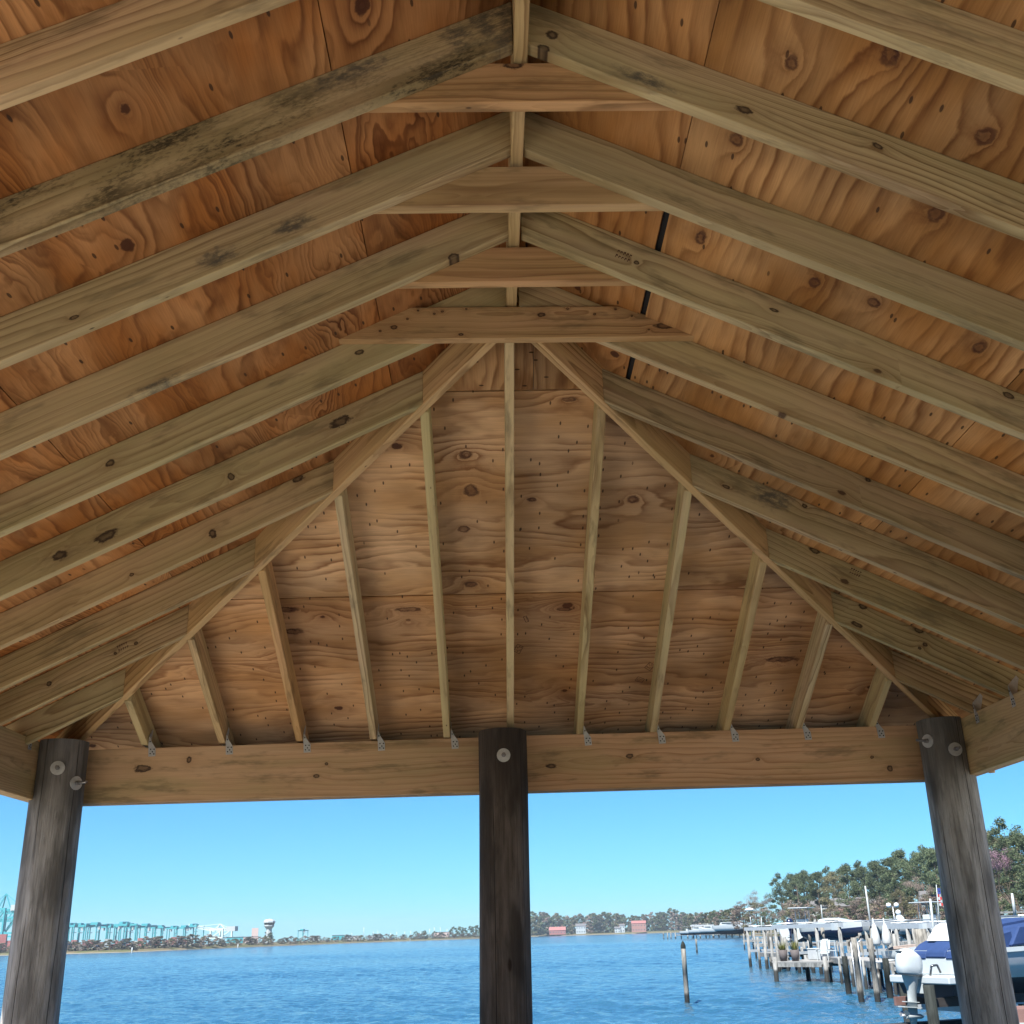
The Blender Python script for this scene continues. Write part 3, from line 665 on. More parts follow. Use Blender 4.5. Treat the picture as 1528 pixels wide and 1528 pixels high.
def water_mesh():
    """one sheet to the horizon; within 420 m of the dock, in the view's half, it carries real wind waves"""
    import numpy as np
    a0, a1, na = R(-36), R(42), 620
    rad = [7.0]
    while rad[-1] < 420: rad.append(rad[-1]*1.0042)
    rad = np.array(rad); ang = np.linspace(a0, a1, na); RR, AA = np.meshgrid(rad, ang, indexing='ij')
    X = RR*np.sin(AA)+CX; Y = RR*np.cos(AA)+CY; Z = np.zeros_like(X)
    g = np.random.RandomState(4)
    for i in range(56):
        lam = .38*(6.0/.38)**(i/55); th = R(205)+g.normal()*.55; k = 2*np.pi/lam; slope = .034 if lam < 1.8 else .017
        amp = slope/k*(.7+.6*g.rand()); Z += amp*np.cos(k*(X*math.cos(th)+Y*math.sin(th))+g.rand()*6.28 + 1.2*np.sin(X*.05*g.rand()+Y*.07*g.rand()+g.rand()*6))
    gust = .75+.35*np.sin(X*.045+1.3*np.sin(Y*.03))*np.sin(Y*.05+.8*np.sin(X*.02))
    e = np.minimum(1, (RR-7)/4)*np.minimum(1, (420-RR)/120)*np.minimum(1, (AA-a0)/.03)*np.minimum(1, (a1-AA)/.03)
    Z *= np.clip(e, 0, 1)*gust
    nr = len(rad); co = np.stack([X, Y, Z], -1).reshape(-1, 3)
    i_, j_ = np.meshgrid(np.arange(nr-1), np.arange(na-1), indexing='ij'); p = (i_*na+j_).ravel()
    F = np.stack([p, p+na, p+na+1, p+1], -1)
    # flat rest: inner fan, outer ring, the other directions
    extra = []; ef = []; base = len(co)
    def P_(r, t): extra.append((r*math.sin(t)+CX, r*math.cos(t)+CY, 0)); return base+len(extra)-1
    c = P_(0, 0); far = [P_(12000, t) for t in np.linspace(a0, a1, 40)]
    q = [int(round(v)) for v in np.linspace(0, na-1, 40)]; last = (nr-1)*na
    for k in range(39):
        ef.append([c]+list(range(q[k], q[k+1]+1))); ef.append(list(range(last+q[k+1], last+q[k]-1, -1))+[far[k], far[k+1]])
    rest = np.linspace(a1, a0+2*math.pi, 60); fr_ = [P_(12000, t) for t in rest[1:-1]]; fr_ = [far[-1]]+fr_+[far[0]]
    edge_hi = [i*na+na-1 for i in range(nr)]; edge_lo = [i*na for i in range(nr)]
    ef.append([c]+edge_hi+[fr_[0], fr_[1]])
    for k in range(1, len(fr_)-2): ef.append([c, fr_[k], fr_[k+1]])
    ef.append([c, fr_[-2], fr_[-1]]+edge_lo[::-1])
    co = np.vstack([co, np.array(extra)]); me = bpy.data.meshes.new('water')
    nq = len(F); loops = np.concatenate([F.ravel()]+[np.array(f) for f in ef]).astype(np.int32)
    sizes = np.concatenate([np.full(nq, 4), np.array([len(f) for f in ef])]); starts = np.concatenate([[0], np.cumsum(sizes)[:-1]]).astype(np.int32)
    me.vertices.add(len(co)); me.vertices.foreach_set('co', co.ravel().astype(np.float32)); me.loops.add(len(loops)); me.loops.foreach_set('vertex_index', loops)
    me.polygons.add(len(sizes)); me.polygons.foreach_set('loop_start', starts); me.polygons.foreach_set('loop_total', sizes.astype(np.int32)); me.update(calc_edges=True); me.validate()
    me.polygons.foreach_set('use_smooth', np.concatenate([np.ones(nq, bool), np.zeros(len(ef), bool)])); me.materials.append(water_mat())
    return me
tag(link('water', water_mesh(), Matrix.Translation((0, 0, WATER))), 'blue choppy river water under the pavilion and out to the far shore', kind='structure')
def ground_mat():
    b = NB('bank_ground'); P = b.xyz(b.n('ShaderNodeNewGeometry').outputs['Position'])
    n = b.noise(b.vec(b.mul(P[0], .06), b.mul(P[1], .06), 0), 1.0, 4, .6); n2 = b.noise(b.vec(P[0], P[1], P[2]), 1.2, 3, .6)
    c = b.mix(b.step(n, .4, .6), (0.075, 0.085, 0.035), (0.12, 0.10, 0.06)); c = b.mix(b.mul(n2, .35), c, (.05, .045, .03))
    c = b.mix(b.step(P[2], WATER+.45, WATER+.2), c, (0.17, 0.15, 0.12))
    return b.fin(c, .95, .1)
M_ground = ground_mat()
def land(name, shore, far, label):
    """shore: list of (px, d); a low bank that rises from the water and runs back"""
    rows = []
    for off, z in ((0, -.6), (2.5, .5), (9, 1.25), (60, 2.2), (None, 3.0)):
        row = []
        for px, d in shore: row.append(pt(px, far if off is None else d+off, z=WATER+z))
        rows.append(row)
    n = len(shore); m = MB()
    m.raw([p for r_ in rows for p in r_], [(j*n+i, j*n+i+1, (j+1)*n+i+1, (j+1)*n+i) for j in range(len(rows)-1) for i in range(n-1)], True)
    return tag(m.build(name, M_ground), label, kind='structure')
land('far_bank', [(-220, 900), (-60, 850), (60, 760), (190, 690), (300, 800), (400, 930), (480, 1030), (560, 1130), (650, 1210), (742, 1290), (760, 1500), (800, 1490), (880, 1440), (960, 1400), (1010, 1300), (1040, 950), (1075, 640), (1110, 470)], 4500, 'low far shore across the river with shrubs and beach')
land('right_bank', [(1110, 470), (1150, 400), (1250, 310), (1340, 255), (1420, 205), (1528, 155), (1700, 120), (2100, 95)], 1500, 'wooded near bank behind the marina on the right')
bk = MB(); bk.raw([(-400, -400, .3), (400, -400, .3), (400, -22, .3), (-400, -22, .3), (-400, -18, WATER-.5), (400, -18, WATER-.5)], [(0, 1, 2, 3), (3, 2, 5, 4)])
tag(bk.build('shore_behind', flat('sandy_ground', (.22, .21, .12), .95, .1)), 'sandy bank the pavilion dock starts from', kind='structure')

# ------------------------------------------------------------------ trees
def leafmat(name, c1, c2, tr=.25):
    b = NB(name); g = b.n('ShaderNodeNewGeometry'); P = b.xyz(b.obj())
    n = b.noise(b.vec(P[0], P[1], P[2]), .45, 3, .6); rnd_ = b.n('ShaderNodeObjectInfo').outputs['Random']
    isl = g.outputs['Random Per Island']
    c = b.mix(b.step(b.add(b.mul(n, .7), b.mul(isl, .3)), .32, .68), c1, c2)
    k = b.add(b.mul(rnd_, .4), .8); c = b.mix(1.0, c, b.vec(k, k, k), 'MULTIPLY')
    b.fin(c, .8, .1)
    t = b.n('ShaderNodeBsdfTranslucent'); b.put(t.inputs[0], c); mx = b.n('ShaderNodeMixShader'); mx.inputs[0].default_value = tr
    b.t.links.new(b.b.outputs[0], mx.inputs[1]); b.t.links.new(t.outputs[0], mx.inputs[2]); b.t.links.new(mx.outputs[0], b.out.inputs[0])
    return b.m
L_pine = leafmat('pine_needles', (.062, .092, .055), (.145, .175, .095), .4)
L_olive = leafmat('olive_foliage', (.105, .105, .060), (.21, .195, .115), .4)
L_green = leafmat('spring_foliage', (.055, .085, .028), (.125, .165, .05))
L_brown = leafmat('bare_twig_haze', (.14, .115, .10), (.26, .21, .175))
L_pink = leafmat('redbud_blossom', (.19, .115, .15), (.30, .20, .25))
L_dark = leafmat('dark_shrub', (.085, .085, .068), (.16, .145, .11), .35)
M_bark = flat('bark', (.115, .09, .072), .95, .1, var=.3, scale=3)
M_palebark = flat('pale_bark', (.30, .27, .25), .95, .1, var=.3, scale=3)
def leaves(m, rr, c, rad, n, size, flatz=.7):
    for _ in range(n):
        while True:
            q = Vector((rr.uniform(-1, 1), rr.uniform(-1, 1), rr.uniform(-1, 1)))
            if q.length < 1: break
        q = q * (0.55 + 0.45*rr.random()) if q.length > .3 else q
        p = Vector(c) + Vector((q.x*rad, q.y*rad, q.z*rad*flatz))
        a = Vector((rr.gauss(0, 1), rr.gauss(0, 1), rr.gauss(0, 1))).normalized(); b_ = a.cross(Vector((rr.gauss(0, 1), rr.gauss(0, 1), rr.gauss(0, 1)))).normalized()
        s_ = size*rr.uniform(.6, 1.3)
        m.raw([p-a*s_*.5-b_*s_*.3, p+a*s_*.5-b_*s_*.25, p+a*s_*.15+b_*s_*.5], [(0, 1, 2)])
def limbs(m, rr, p, d, L, r, depth, ends, spread=.6, up=.15, n=4):
    q = p + d*L*.5; d2 = (d + Vector((rr.uniform(-.2, .2), rr.uniform(-.2, .2), .08))).normalized(); e = q + d2*L*.5
    m.tube(p, q, r, r*.82, n, False); m.tube(q, e, r*.82, r*.6, n, False)
    if depth == 0: ends.append(e); return
    for k in range(rr.choice((2, 3, 3))):
        nd = (d2 + Vector((rr.uniform(-1, 1), rr.uniform(-1, 1), rr.uniform(-.35, .55)+up))*spread).normalized()
        limbs(m, rr, e if k else q+(e-q)*rr.random(), nd, L*rr.uniform(.6, .8), r*.55, depth-1, ends, spread, up, max(3, n-1))
def tree_meshes(kind, seed, dens=1.75, leaf=.36):
    """unit trees 20 m tall, meshes only"""
    rr = random.Random(seed); t = MB(); c = MB()
    if kind == 'pine':
        lean = Vector((rr.uniform(-.04, .04), rr.uniform(-.04, .04), 1)); top = lean*18.2
        t.tube((0, 0, 0), lean*7, .34, .27, 7, False); t.tube(lean*7, top, .27, .07, 6, False)
        for i in range(34):
            h = 4.2 + 14.6*(i/33)**.85; a = rr.uniform(0, 6.28); fr = min(1.0, (h-4.2)/14.8)
            reach = (4.6*(1-fr**1.6)**.6 + .7)*rr.uniform(.35, 1.1)
            e = lean*h + Vector((math.cos(a)*reach, math.sin(a)*reach, rr.uniform(.2, 1.1)))
            t.tube(lean*(h-.6), e, .09, .03, 4, False)
            leaves(c, rr, e, rr.uniform(1.1, 2.0), int(125*dens), leaf, .6)
        leaves(c, rr, lean*18.6, 1.5, int(150*dens), leaf, .8)
    elif kind in ('oak', 'brush'):
        z0 = 5.0 if kind == 'oak' else .8; R0 = 5.6 if kind == 'oak' else 7.5
        t.tube((0, 0, 0), (0, 0, 9), .34, .24, 7, False); t.tube((0, 0, 9), (0, 0, 17), .24, .06, 5, False)
        n = 40
        for i in range(n):
            h = z0 + (18.6-z0)*((i+.5)/n); fr = (h-z0)/(18.6-z0); a = rr.uniform(0, 6.28)
            reach = R0*math.sqrt(max(.03, 1-(1.75*fr-.75)**2 if fr > .43 else 1-(.43-fr)**2*2.6))*rr.uniform(.35, 1.0)
            e = Vector((math.cos(a)*reach, math.sin(a)*reach, h+rr.uniform(-.8, .8)))
            if reach > 2: t.tube((0, 0, max(2, h-2.2)), e, .09, .03, 3, False)
            leaves(c, rr, e, rr.uniform(1.1, 2.3), int(4600*dens/n), leaf, .7)
    elif kind == 'bare':
        ends = []; limbs(t, rr, Vector((0, 0, 0)), Vector((rr.uniform(-.1, .1), 0, 1)), 5.6, .26, 5, ends, .62, .12, 5)
        for e in ends: leaves(c, rr, e, 1.0, max(1, int(1500*dens/len(ends))), leaf*.55, 1)
    zmax = max(v[2] for v in c.v); k = 20/zmax
    for mm in (t, c): mm.v = [(x*k, y*k, z*k) for x, y, z in mm.v]
    return t, c
PROTO = {}
def proto(key, kind, seed, leafm, bark, dens=1.75, leaf=.36):
    t, c = tree_meshes(kind, seed, dens, leaf)
    PROTO[key] = (t.mesh('trunk', bark), c.mesh('crown', leafm))
for i in range(3): proto('pine%d' % i, 'pine', 40+i, L_pine, M_bark)
proto('olive0', 'oak', 60, L_olive, M_bark); proto('olive1', 'oak', 61, L_olive, M_bark); proto('green0', 'oak', 62, L_green, M_bark); proto('pine3', 'oak', 63, L_pine, M_bark)
proto('bare0', 'bare', 70, L_brown, M_bark); proto('bare1', 'bare', 71, L_brown, M_palebark); proto('pink0', 'bare', 72, L_pink, M_bark, 3.5)
for i in range(3): proto('farpine%d' % i, 'brush', 80+i, L_pine, M_bark, .35, 1.3)
proto('farolive0', 'brush', 84, L_olive, M_bark, .35, 1.3); proto('farbare0', 'brush', 85, L_brown, M_bark, .30, 1.2); proto('fardark0', 'brush', 86, L_dark, M_bark, .35, 1.3)
proto('brush0', 'brush', 90, L_olive, M_bark, .6, .6); proto('brush1', 'brush', 91, L_brown, M_bark, .6, .55); proto('brush2', 'brush', 92, L_pine, M_bark, .6, .6)
tr_rnd = random.Random(5)
ORD = 'first second third fourth fifth sixth seventh eighth ninth tenth eleventh twelfth thirteenth fourteenth fifteenth'.split()
def tree(name, key, px, d, py_top, label, group=None, cat='tree', gz=1.3, wide=1.0):
    top = pt(px, d, py_top).z; base = WATER+gz; h = max(1.0, top-base); p = pt(px, d, z=base); k = h/20
    W = Matrix.Translation(p) @ Matrix.Rotation(tr_rnd.uniform(0, 6.28), 4, 'Z') @ Matrix.Diagonal((k*wide, k*wide, k, 1))
    o = link(name, None, W); tag(o, label, cat, group); tm, cm = PROTO[key]
    link('trunk', tm, None, o); link('crown', cm, None, o); return o
gB = 'trees on the wooded bank behind the marina'
for px, d, py, key, wide, name, lab in [
    (1131, 410, 1326, 'bare1', 1.15, 'bare_tree', 'pale bare tree at the left end of the near wood'),
    (1150, 405, 1334, 'bare0', 1.1, 'bare_tree', 'bare brown tree right behind the pale one at the wood end'),
    (1172, 385, 1300, 'pine3', .95, 'pine_tree', 'first tall dark pine from the left of the near wood'),
    (1197, 395, 1303, 'pine0', 1.1, 'pine_tree', 'pine in the rounded left clump beside the first tall one'),
    (1212, 375, 1296, 'pine1', 1.0, 'pine_tree', 'pine with a notched top above the white motor yacht'),
    (1228, 370, 1300, 'pine2', 1.0, 'pine_tree', 'pine with open crown left of the leaning white mast'),
    (1252, 350, 1299, 'olive0', 1.0, 'leafy_tree', 'olive leafed tree between the yacht and leaning mast'),
    (1275, 335, 1286, 'pine0', 1.0, 'pine_tree', 'tall pine just left of the leaning white mast'),
    (1300, 330, 1281, 'pine3', .95, 'pine_tree', 'broad dark pine behind the leaning white mast'),
    (1322, 310, 1283, 'pine1', 1.05, 'pine_tree', 'pine right of the leaning white mast'),
    (1345, 295, 1276, 'pine2', 1.05, 'pine_tree', 'pine rising above the twin globe lamp'),
    (1365, 280, 1263, 'pine0', 1.0, 'pine_tree', 'high rounded pine left of the right pavilion post'),
    (1388, 270, 1258, 'pine3', .95, 'pine_tree', 'highest pine left of the right pavilion post'),
    (1375, 245, 1305, 'bare0', 1.1, 'bare_tree', 'brown bare tree in front of the highest pines'),
    (1352, 262, 1325, 'olive1', 1.0, 'leafy_tree', 'low olive tree behind the twin globe lamp'),
    (1412, 255, 1262, 'pine1', 1.0, 'pine_tree', 'pine partly hidden by the right pavilion post'),
    (1440, 240, 1250, 'pine2', 1.0, 'pine_tree', 'pine behind the right pavilion post'),
    (1470, 225, 1243, 'pine0', 1.0, 'pine_tree', 'pine just right of the right pavilion post'),
    (1500, 215, 1236, 'olive0', 1.0, 'leafy_tree', 'olive tree at the right between post and frame edge'),
    (1480, 185, 1318, 'green0', .9, 'leafy_tree', 'bright green young tree right of the right post'),
    (1526, 200, 1214, 'pine3', .9, 'pine_tree', 'tall dark pine at the right edge of the photo'),
    (1522, 175, 1262, 'pink0', 1.0, 'blossom_tree', 'mauve flowering tree at the right edge of the photo'),
    (1550, 170, 1240, 'pine1', 1.0, 'pine_tree', 'pine just beyond the right edge of the view')]:
    tree(name, key, px, d, py, lab, gB, wide=wide)
for i in range(17):       # the shadowed second row
    px = 1185 + i*22; tree('pine_tree', 'pine%d' % (i % 4), px, 450-i*13, 1304-i*3.9+tr_rnd.uniform(-4, 4), 'dark pine of the back row filling the near wood', 'back row pines of the near wood')
for i in range(34):
    px = 1116 + i*12.5+tr_rnd.uniform(-6, 6); d = 392-i*6.3
    tree('shrub', ['brush1', 'brush0', 'brush1', 'brush2', 'bare0'][i % 5], px, d, 1360-tr_rnd.uniform(0, 16)-i*.5, 'brownish shrub on the bank at the foot of the near wood', 'shrubs at the foot of the near wood', 'shrub', wide=1.5)
# slope of trees running back to the far shore
for i in range(13):
    t = i/12; px = 1108-t*88; d = 520 + t*t*700
    tree('shore_tree', ['farbare0', 'farpine0', 'farolive0', 'farpine1'][i % 4], px, d, 1351+t*13+tr_rnd.uniform(-3, 3), ORD[i]+' tree from the right on the slope falling to the far shore', 'trees where the near wood meets the far shore', wide=1.2)
for row, (dd, dy) in enumerate(((0, 5), (45, 0))):
    for i in range(32):
        px = 786 + i*10.4 + tr_rnd.uniform(-4, 4); prof = 1368.5 - (px-786)/300*5 + 3.2*math.sin(px*.061) + tr_rnd.uniform(-3, 3)
        key = ['farpine0', 'farolive0', 'farpine1', 'farbare0', 'farpine2', 'fardark0'][(i*7+row*3) % 6]
        if px > 1085: continue
        tree('shore_tree', key, px, 1470+dd, prof+dy-5, 'tree in the continuous line along the far right shore', 'far shore treeline', gz=1.2, wide=1.15)
# left far shore: shrubs and small pines
def shore_d(px):
    S_ = [(-60, 850), (60, 760), (190, 690), (300, 800), (400, 930), (480, 1030), (560, 1130), (650, 1210), (742, 1290)]
    for (a, da), (b_, db) in zip(S_, S_[1:]):
        if a <= px <= b_: return da+(db-da)*(px-a)/(b_-a)
    return 900
for i in range(78):
    px = 4 + i*9.4 + tr_rnd.uniform(-3, 3); d = shore_d(px)+12+tr_rnd.uniform(0, 14); hz = 1418.1-px*.0305
    hgt = (4.6+3.6*tr_rnd.random())*(1.25 if 200 < px < 330 else 1.0)
    py = hz - (WATER+1+hgt-CAM_Z)/d*1612
    tree('shrub', ['fardark0', 'farbare0', 'farolive0', 'farbare0', 'fardark0'][i % 5], px, d, py, 'low brown and green shrub along the far left shore', 'shrubs along the far left shore', 'shrub', gz=.7, wide=2.0)
for px, py in ((404, 1391), (621, 1389), (633, 1388), (648, 1389)): tree('pine_tree', 'farpine%d' % (int(px) % 3), px, shore_d(px)+30, py, {404: 'dark round tree in front of the white control tower'}.get(px, 'small lone pine standing on the flat left shore'), None if px == 404 else 'lone pines on the flat left shore', wide=1.3)
for i, (px, py) in enumerate(((676, 1385), (686, 1385), (694, 1387), (703, 1384), (711, 1383), (722, 1384), (733, 1381), (745, 1382), (757, 1380))):
    tree('pine_tree', 'farpine%d' % (i % 3), px, 1330, py-3, ORD[i]+' pine from the left in the clump beside the centre post', 'pines left of the centre post', wide=1.2)

for i in range(14):  # unseen pines added behind the camera to keep low sky light off the rafters
    W = Matrix.Translation((-42+i*6.4+tr_rnd.uniform(-1, 1), -27-tr_rnd.uniform(0, 8), .3)); k = tr_rnd.uniform(.65, .95)
    o = link('pine_tree', None, W @ Matrix.Scale(k, 4)); tag(o, 'unseen pine added behind the pavilion to block sky light', 'tree', 'unseen pines added behind the pavilion')
    for nm, me in zip(('trunk', 'crown'), PROTO['pine%d' % (i % 4)]): link(nm, me, None, o)
# ------------------------------------------------------------------ materials of the marina and the port
M_dock = pilewood('dock_timber', (.15, .155, .15), (.25, .255, .25), (.09, .09, .088), wet=WATER+.75)
M_dockflat = flat('dock_planks', (.22, .22, .215), .85, .15, var=.3, scale=2.5)
M_pilewet = pilewood('mooring_pile', (.15, .145, .13), (.25, .24, .215), (.08, .075, .07), wet=WATER+.45)
M_piledark = pilewood('creosoted_shaded_pile', (.013, .017, .016), (.026, .031, .028), (.008, .009, .009), wet=WATER+.6)  # dark timber, deepened further to hold the boat's shade on the stern piling
M_white = flat('white_gelcoat', (.36, .40, .42), .25, .5, var=.06)
M_whitep = flat('white_paint', (.30, .335, .345), .5, .4, var=.15)
M_greyhull = flat('grey_gelcoat', (.32, .345, .38), .3, .5, var=.06)
M_navy = flat('navy_canvas', (.018, .04, .115), .8, .2, var=.3, scale=3)
M_navyhull = flat('navy_gelcoat', (.012, .02, .055), .25, .5)
M_bottom = flat('dark_antifouling', (.02, .025, .035), .6, .3)
M_glass = flat('dark_window', (.02, .025, .03), .08, .8)
M_metal = flat('aluminium', (.45, .47, .48), .35, .5, .7)
M_lift = flat('lift_beam', (.36, .39, .41), .5, .4, .3, .2)
M_tan = flat('tan_cover', (.22, .18, .16), .85, var=.3)
M_canvas = flat('white_canvas', (.38, .40, .40), .85, var=.12)
M_teal = flat('crane_teal', (.035, .25, .29), .55, var=.2)
M_tealp = flat('crane_pale', (.42, .52, .52), .55, var=.2)
M_red = flat('container_red', (.22, .075, .07), .6, var=.3, scale=.2)
M_blue = flat('container_blue', (.05, .10, .25), .6, var=.3, scale=.2)
M_brick = flat('red_brick', (.25, .135, .115), .9, var=.2)
M_roof = flat('grey_roof', (.10, .10, .105), .9)
M_redroof = flat('red_roof', (.23, .095, .09), .7)
M_pot = flat('clay_pot', (.08, .07, .07), .8)
M_grass = leafmat('planter_grass', (.09, .10, .03), (.15, .15, .05))
M_rust = flat('rusty_orange', (.15, .085, .075), .8, var=.3)
M_wetwood = flat('dark_wet_wood', (.030, .027, .026), .7, var=.4)
M_flagr = flat('flag_red', (.35, .03, .03), .8); M_flagb = flat('flag_blue', (.03, .05, .2), .8)
M_lampglass = flat('frosted_globe', (.62, .63, .62), .3)

def frame(p, q):
    """world matrix at p whose X axis points level towards q"""
    d = Vector((q.x-p.x, q.y-p.y, 0)).normalized(); y = Vector((-d.y, d.x, 0))
    return Matrix(((d.x, y.x, 0, p.x), (d.y, y.y, 0, p.y), (0, 0, 1, p.z), (0, 0, 0, 1)))
def at(W, name, label, cat, group=None):
    return tag(link(name, None, W), label, cat, group)
def sub(m, name, mats, parent, color=None, bevel=0.0):
    o = m.build(name, mats, parent, bevel); o.color = (*(color or (1, 1, 1)), rnd.random()); return o

# ------------------------------------------------------------------ piers
def pier(label, px0, d0, px1, d1, width, h, step, rail=0, tall=0, pr=.105, dark=False, group=None, trim=True):
    """plank pier between two places; h: deck height over the water, rail: height of posts above the deck"""
    a = pt(px0, d0, z=WATER); b_ = pt(px1, d1, z=WATER); W = frame(a, b_); L = (b_-a).length; o = at(W, 'pier', label, 'pier', group)
    sub(MB().box((L/2, 0, h-.04), (L+.5, width, .07)), 'plank_deck', M_dockflat, o)
    m = MB()
    for y in (-width/2+.05, width/2-.05, 0): m.box((L/2, y, h-.20), (L+.4, .09, .24))
    sub(m, 'stringer', M_dock if trim else M_dockflat, o)
    n = max(2, int(L/step)+1)
    for i in range(n):
        x = L*i/(n-1)
        for y in (-width/2-.02, width/2+.02):
            up = rail if (i % 2 == 0 or rail < .5) else rail*.35
            e = rnd.uniform(-.03, .03)
            sub(MB().tube((x+e, y, -2.5), (x, y, h+max(.02, up)), pr, pr*.9, 8), 'pile', M_piledark if dark else M_dock, o)
    if tall:
        m = MB()
        for y in (-width/2, width/2): m.box((L/2, y, h+tall), (L, .05, .10)); m.box((L/2, y, h+tall*.5), (L, .04, .06))
        sub(m, 'handrail', M_dock, o)
    return o, W, L
pier('low pier with dark piles farthest left in the near marina', 1116, 180, 1172, 176, 2.2, 1.35, 2.4, .9)
pier('pier with pale capped posts just left of the planted dock', 1146, 96, 1188, 90, 1.8, 1.2, 1.3, 1.15, pr=.12)
main, mW, mL = pier('planted dock with white chair and grass pots', 1176, 73, 1250, 71, 3.2, 1.15, 1.9, .25, pr=.15)
pier('narrow pier running right from the planted dock towards the post', 1252, 71, 1350, 57, 1.5, 1.35, 2.8, .03, pr=.085)
pier('pier behind the right pavilion post leading to the bank', 1352, 60, 1470, 64, 1.6, 1.6, 3, 1.0)
pier('rear pier crossing the marina behind the motor yacht', 1135, 125, 1400, 112, 2.0, 1.5, 5, 1.5, .95)
pier('pier seen right of the right post with double rail', 1480, 75, 1600, 72, 2.0, 2.6, 3.2, .6, .9)
pier('pale pier in the distance where the far marina lies', 1012, 425, 1108, 405, 3.0, 1.4, 6, .8, pr=.22)

def piling(px, d, py_top, r, label, m=None, cap=False, lean=0.0, group=None, name='piling'):
    p = pt(px, d, z=WATER); top = pt(px, d, py_top).z-WATER
    o = at(Matrix.Translation(p), name, label, 'piling', group)
    b_ = MB(); N_s = 5; 
    for i in range(N_s): 
        z0 = -2.5+(top+2.5)*i/N_s; z1 = -2.5+(top+2.5)*(i+1)/N_s
        b_.tube((lean*z0, 0, z0), (lean*z1, 0, z1), r*(1.04-.10*i/N_s), r*(1.04-.10*(i+1)/N_s), 14, cap=(i in (0, N_s-1)))
    sub(b_, 'shaft', m or M_pilewet, o)
    if cap: sub(MB().lathe([(r*1.05, 0), (r*1.0, .12), (r*.5, .26), (.01, .32)], (lean*top, 0, top), 12), 'cap', M_piledark, o)
    return o
piling(1018, 54, 1415, .115, 'lone pale mooring piling in open water with dark pointed cap', M_pilewet, cap=True)
piling(1038, 166, 1401, .13, 'thin stake in open water behind the lone piling')
for px in (990, 996, 1001): piling(px, 430, 1391, .2, 'pale stake left of the distant marina', group='stakes by the distant marina')
piling(1256, 57, 1427, .14, 'dark short piling at the left end of the narrow pier', M_piledark)
piling(1273, 53, 1399, .13, 'pale tall piling second from left in front of narrow pier', lean=0)
piling(1297, 52.5, 1400, .13, 'pale tall piling in the middle in front of narrow pier', lean=0)
piling(1316, 54, 1430, .15, 'dark piling fourth from left under the narrow pier', M_piledark)
piling(1335, 54, 1432, .16, 'dark piling just left of the white outboard', M_piledark)
piling(1374, 50, 1386, .27, 'massive grey-green piling beside the right pavilion post')
piling(1283, 80, 1392, .11, 'pale piling under the yacht bow')
piling(1228, 82, 1384, .13, 'grey piling left of the yacht hull'); piling(1208, 84, 1378, .12, 'tall grey piling near the navy outboard')
piling(1374, 33.0, 1470, .155, 'dark green piling under the stern of the near motorboat', M_piledark)
piling(1516, 32, 1500, .16, 'dark piling at the right edge under the near boat lift', M_piledark)
for i, px in enumerate((1146, 1151, 1157)): piling(px, 101+i*3, 1384-i, .11, 'thin pale post left of the navy outboard boat', group='posts left of the navy outboard')

# ladder beside the narrow pier
p = pt(1268, 56.5, z=WATER); o = at(frame(p, pt(1300, 55.5, z=WATER)), 'ladder', 'metal dock ladder with curved top beside the dark piling', 'ladder')
m = MB()
for y in (0, .45): m.tube((y, 0, -.6), (y, 0, 2.3), .03, .03, 6); m.tube((y, 0, 2.3), (y+.02, .35, 2.45), .03, .03, 6)
sub(m, 'rail', M_metal, o); m = MB()
for k in range(8): m.tube((0, 0, -.4+k*.3), (.45, 0, -.4+k*.3), .02, .02, 6)
sub(m, 'rung', M_metal, o)

# furniture on the planted dock (frame of that dock: x along, deck at 1.15)
def on_main(x, y, name, label, cat, rz=0): return at(mW @ Matrix.Translation((x, y, 1.15)) @ Matrix.Rotation(rz, 4, 'Z'), name, label, cat)
for x, lab in ((.35, 'left grass planter on the corner of the planted dock'), (1.2, 'right taller grass planter on the planted dock')):
    o = on_main(x, -1.2, 'planter', lab, 'planter'); sub(MB().lathe([(0, 0), (.20, 0), (.28, .62), (.25, .62), (.23, .5), (0, .5)], n=14), 'pot', M_pot, o)
    m = MB(); rr = random.Random(int(x*100))
    for _ in range(110):
        a = rr.uniform(0, 6.28); l = rr.uniform(.3, .75); s_ = rr.uniform(.05, .4); c = Vector((math.cos(a)*.1, math.sin(a)*.1, .52)); e = c+Vector((math.cos(a)*s_, math.sin(a)*s_, l))
        w = Vector((-math.sin(a), math.cos(a), 0))*.02; m.raw([c-w, c+w, e], [(0, 1, 2)])
    sub(m, 'grass', M_grass, o)
def adirondack(o, mt):
    m = MB(); m.box((0, 0, .36), (.55, .55, .04)); sub(m, 'seat', mt, o)
    Mx = Matrix.Rotation(R(-22), 3, 'X'); m = MB()
    for k in range(5): m.box((-.24+k*.12, .36, .72+(.05 if k in (1, 2, 3) else 0)), (.10, .03, .85), M=Mx)
    sub(m, 'backrest', mt, o); m = MB()
    for s_ in (-1, 1): m.box((s_*.34, 0, .58), (.12, .70, .035))
    sub(m, 'armrest', mt, o)
    for s_ in (-1, 1):
        for y in (-.26, .26): sub(MB().box((s_*.32, y, .28), (.06, .08, .56)), 'leg', mt, o)
adirondack(on_main(2.35, .1, 'deck_chair', 'white slatted armchair on the planted dock', 'chair', .25), M_whitep)
o = on_main(3.3, -.9, 'bench_frame', 'white tubular bench frame at the right end of the planted dock', 'bench')
for x in (-.55, 0, .55): sub(MB().box((x, 0, .55), (.05, .05, 1.1)), 'leg', M_whitep, o)
sub(MB().box((0, 0, 1.08), (1.2, .06, .05)).box((0, 0, .55), (1.2, .06, .05)), 'rail', M_whitep, o)
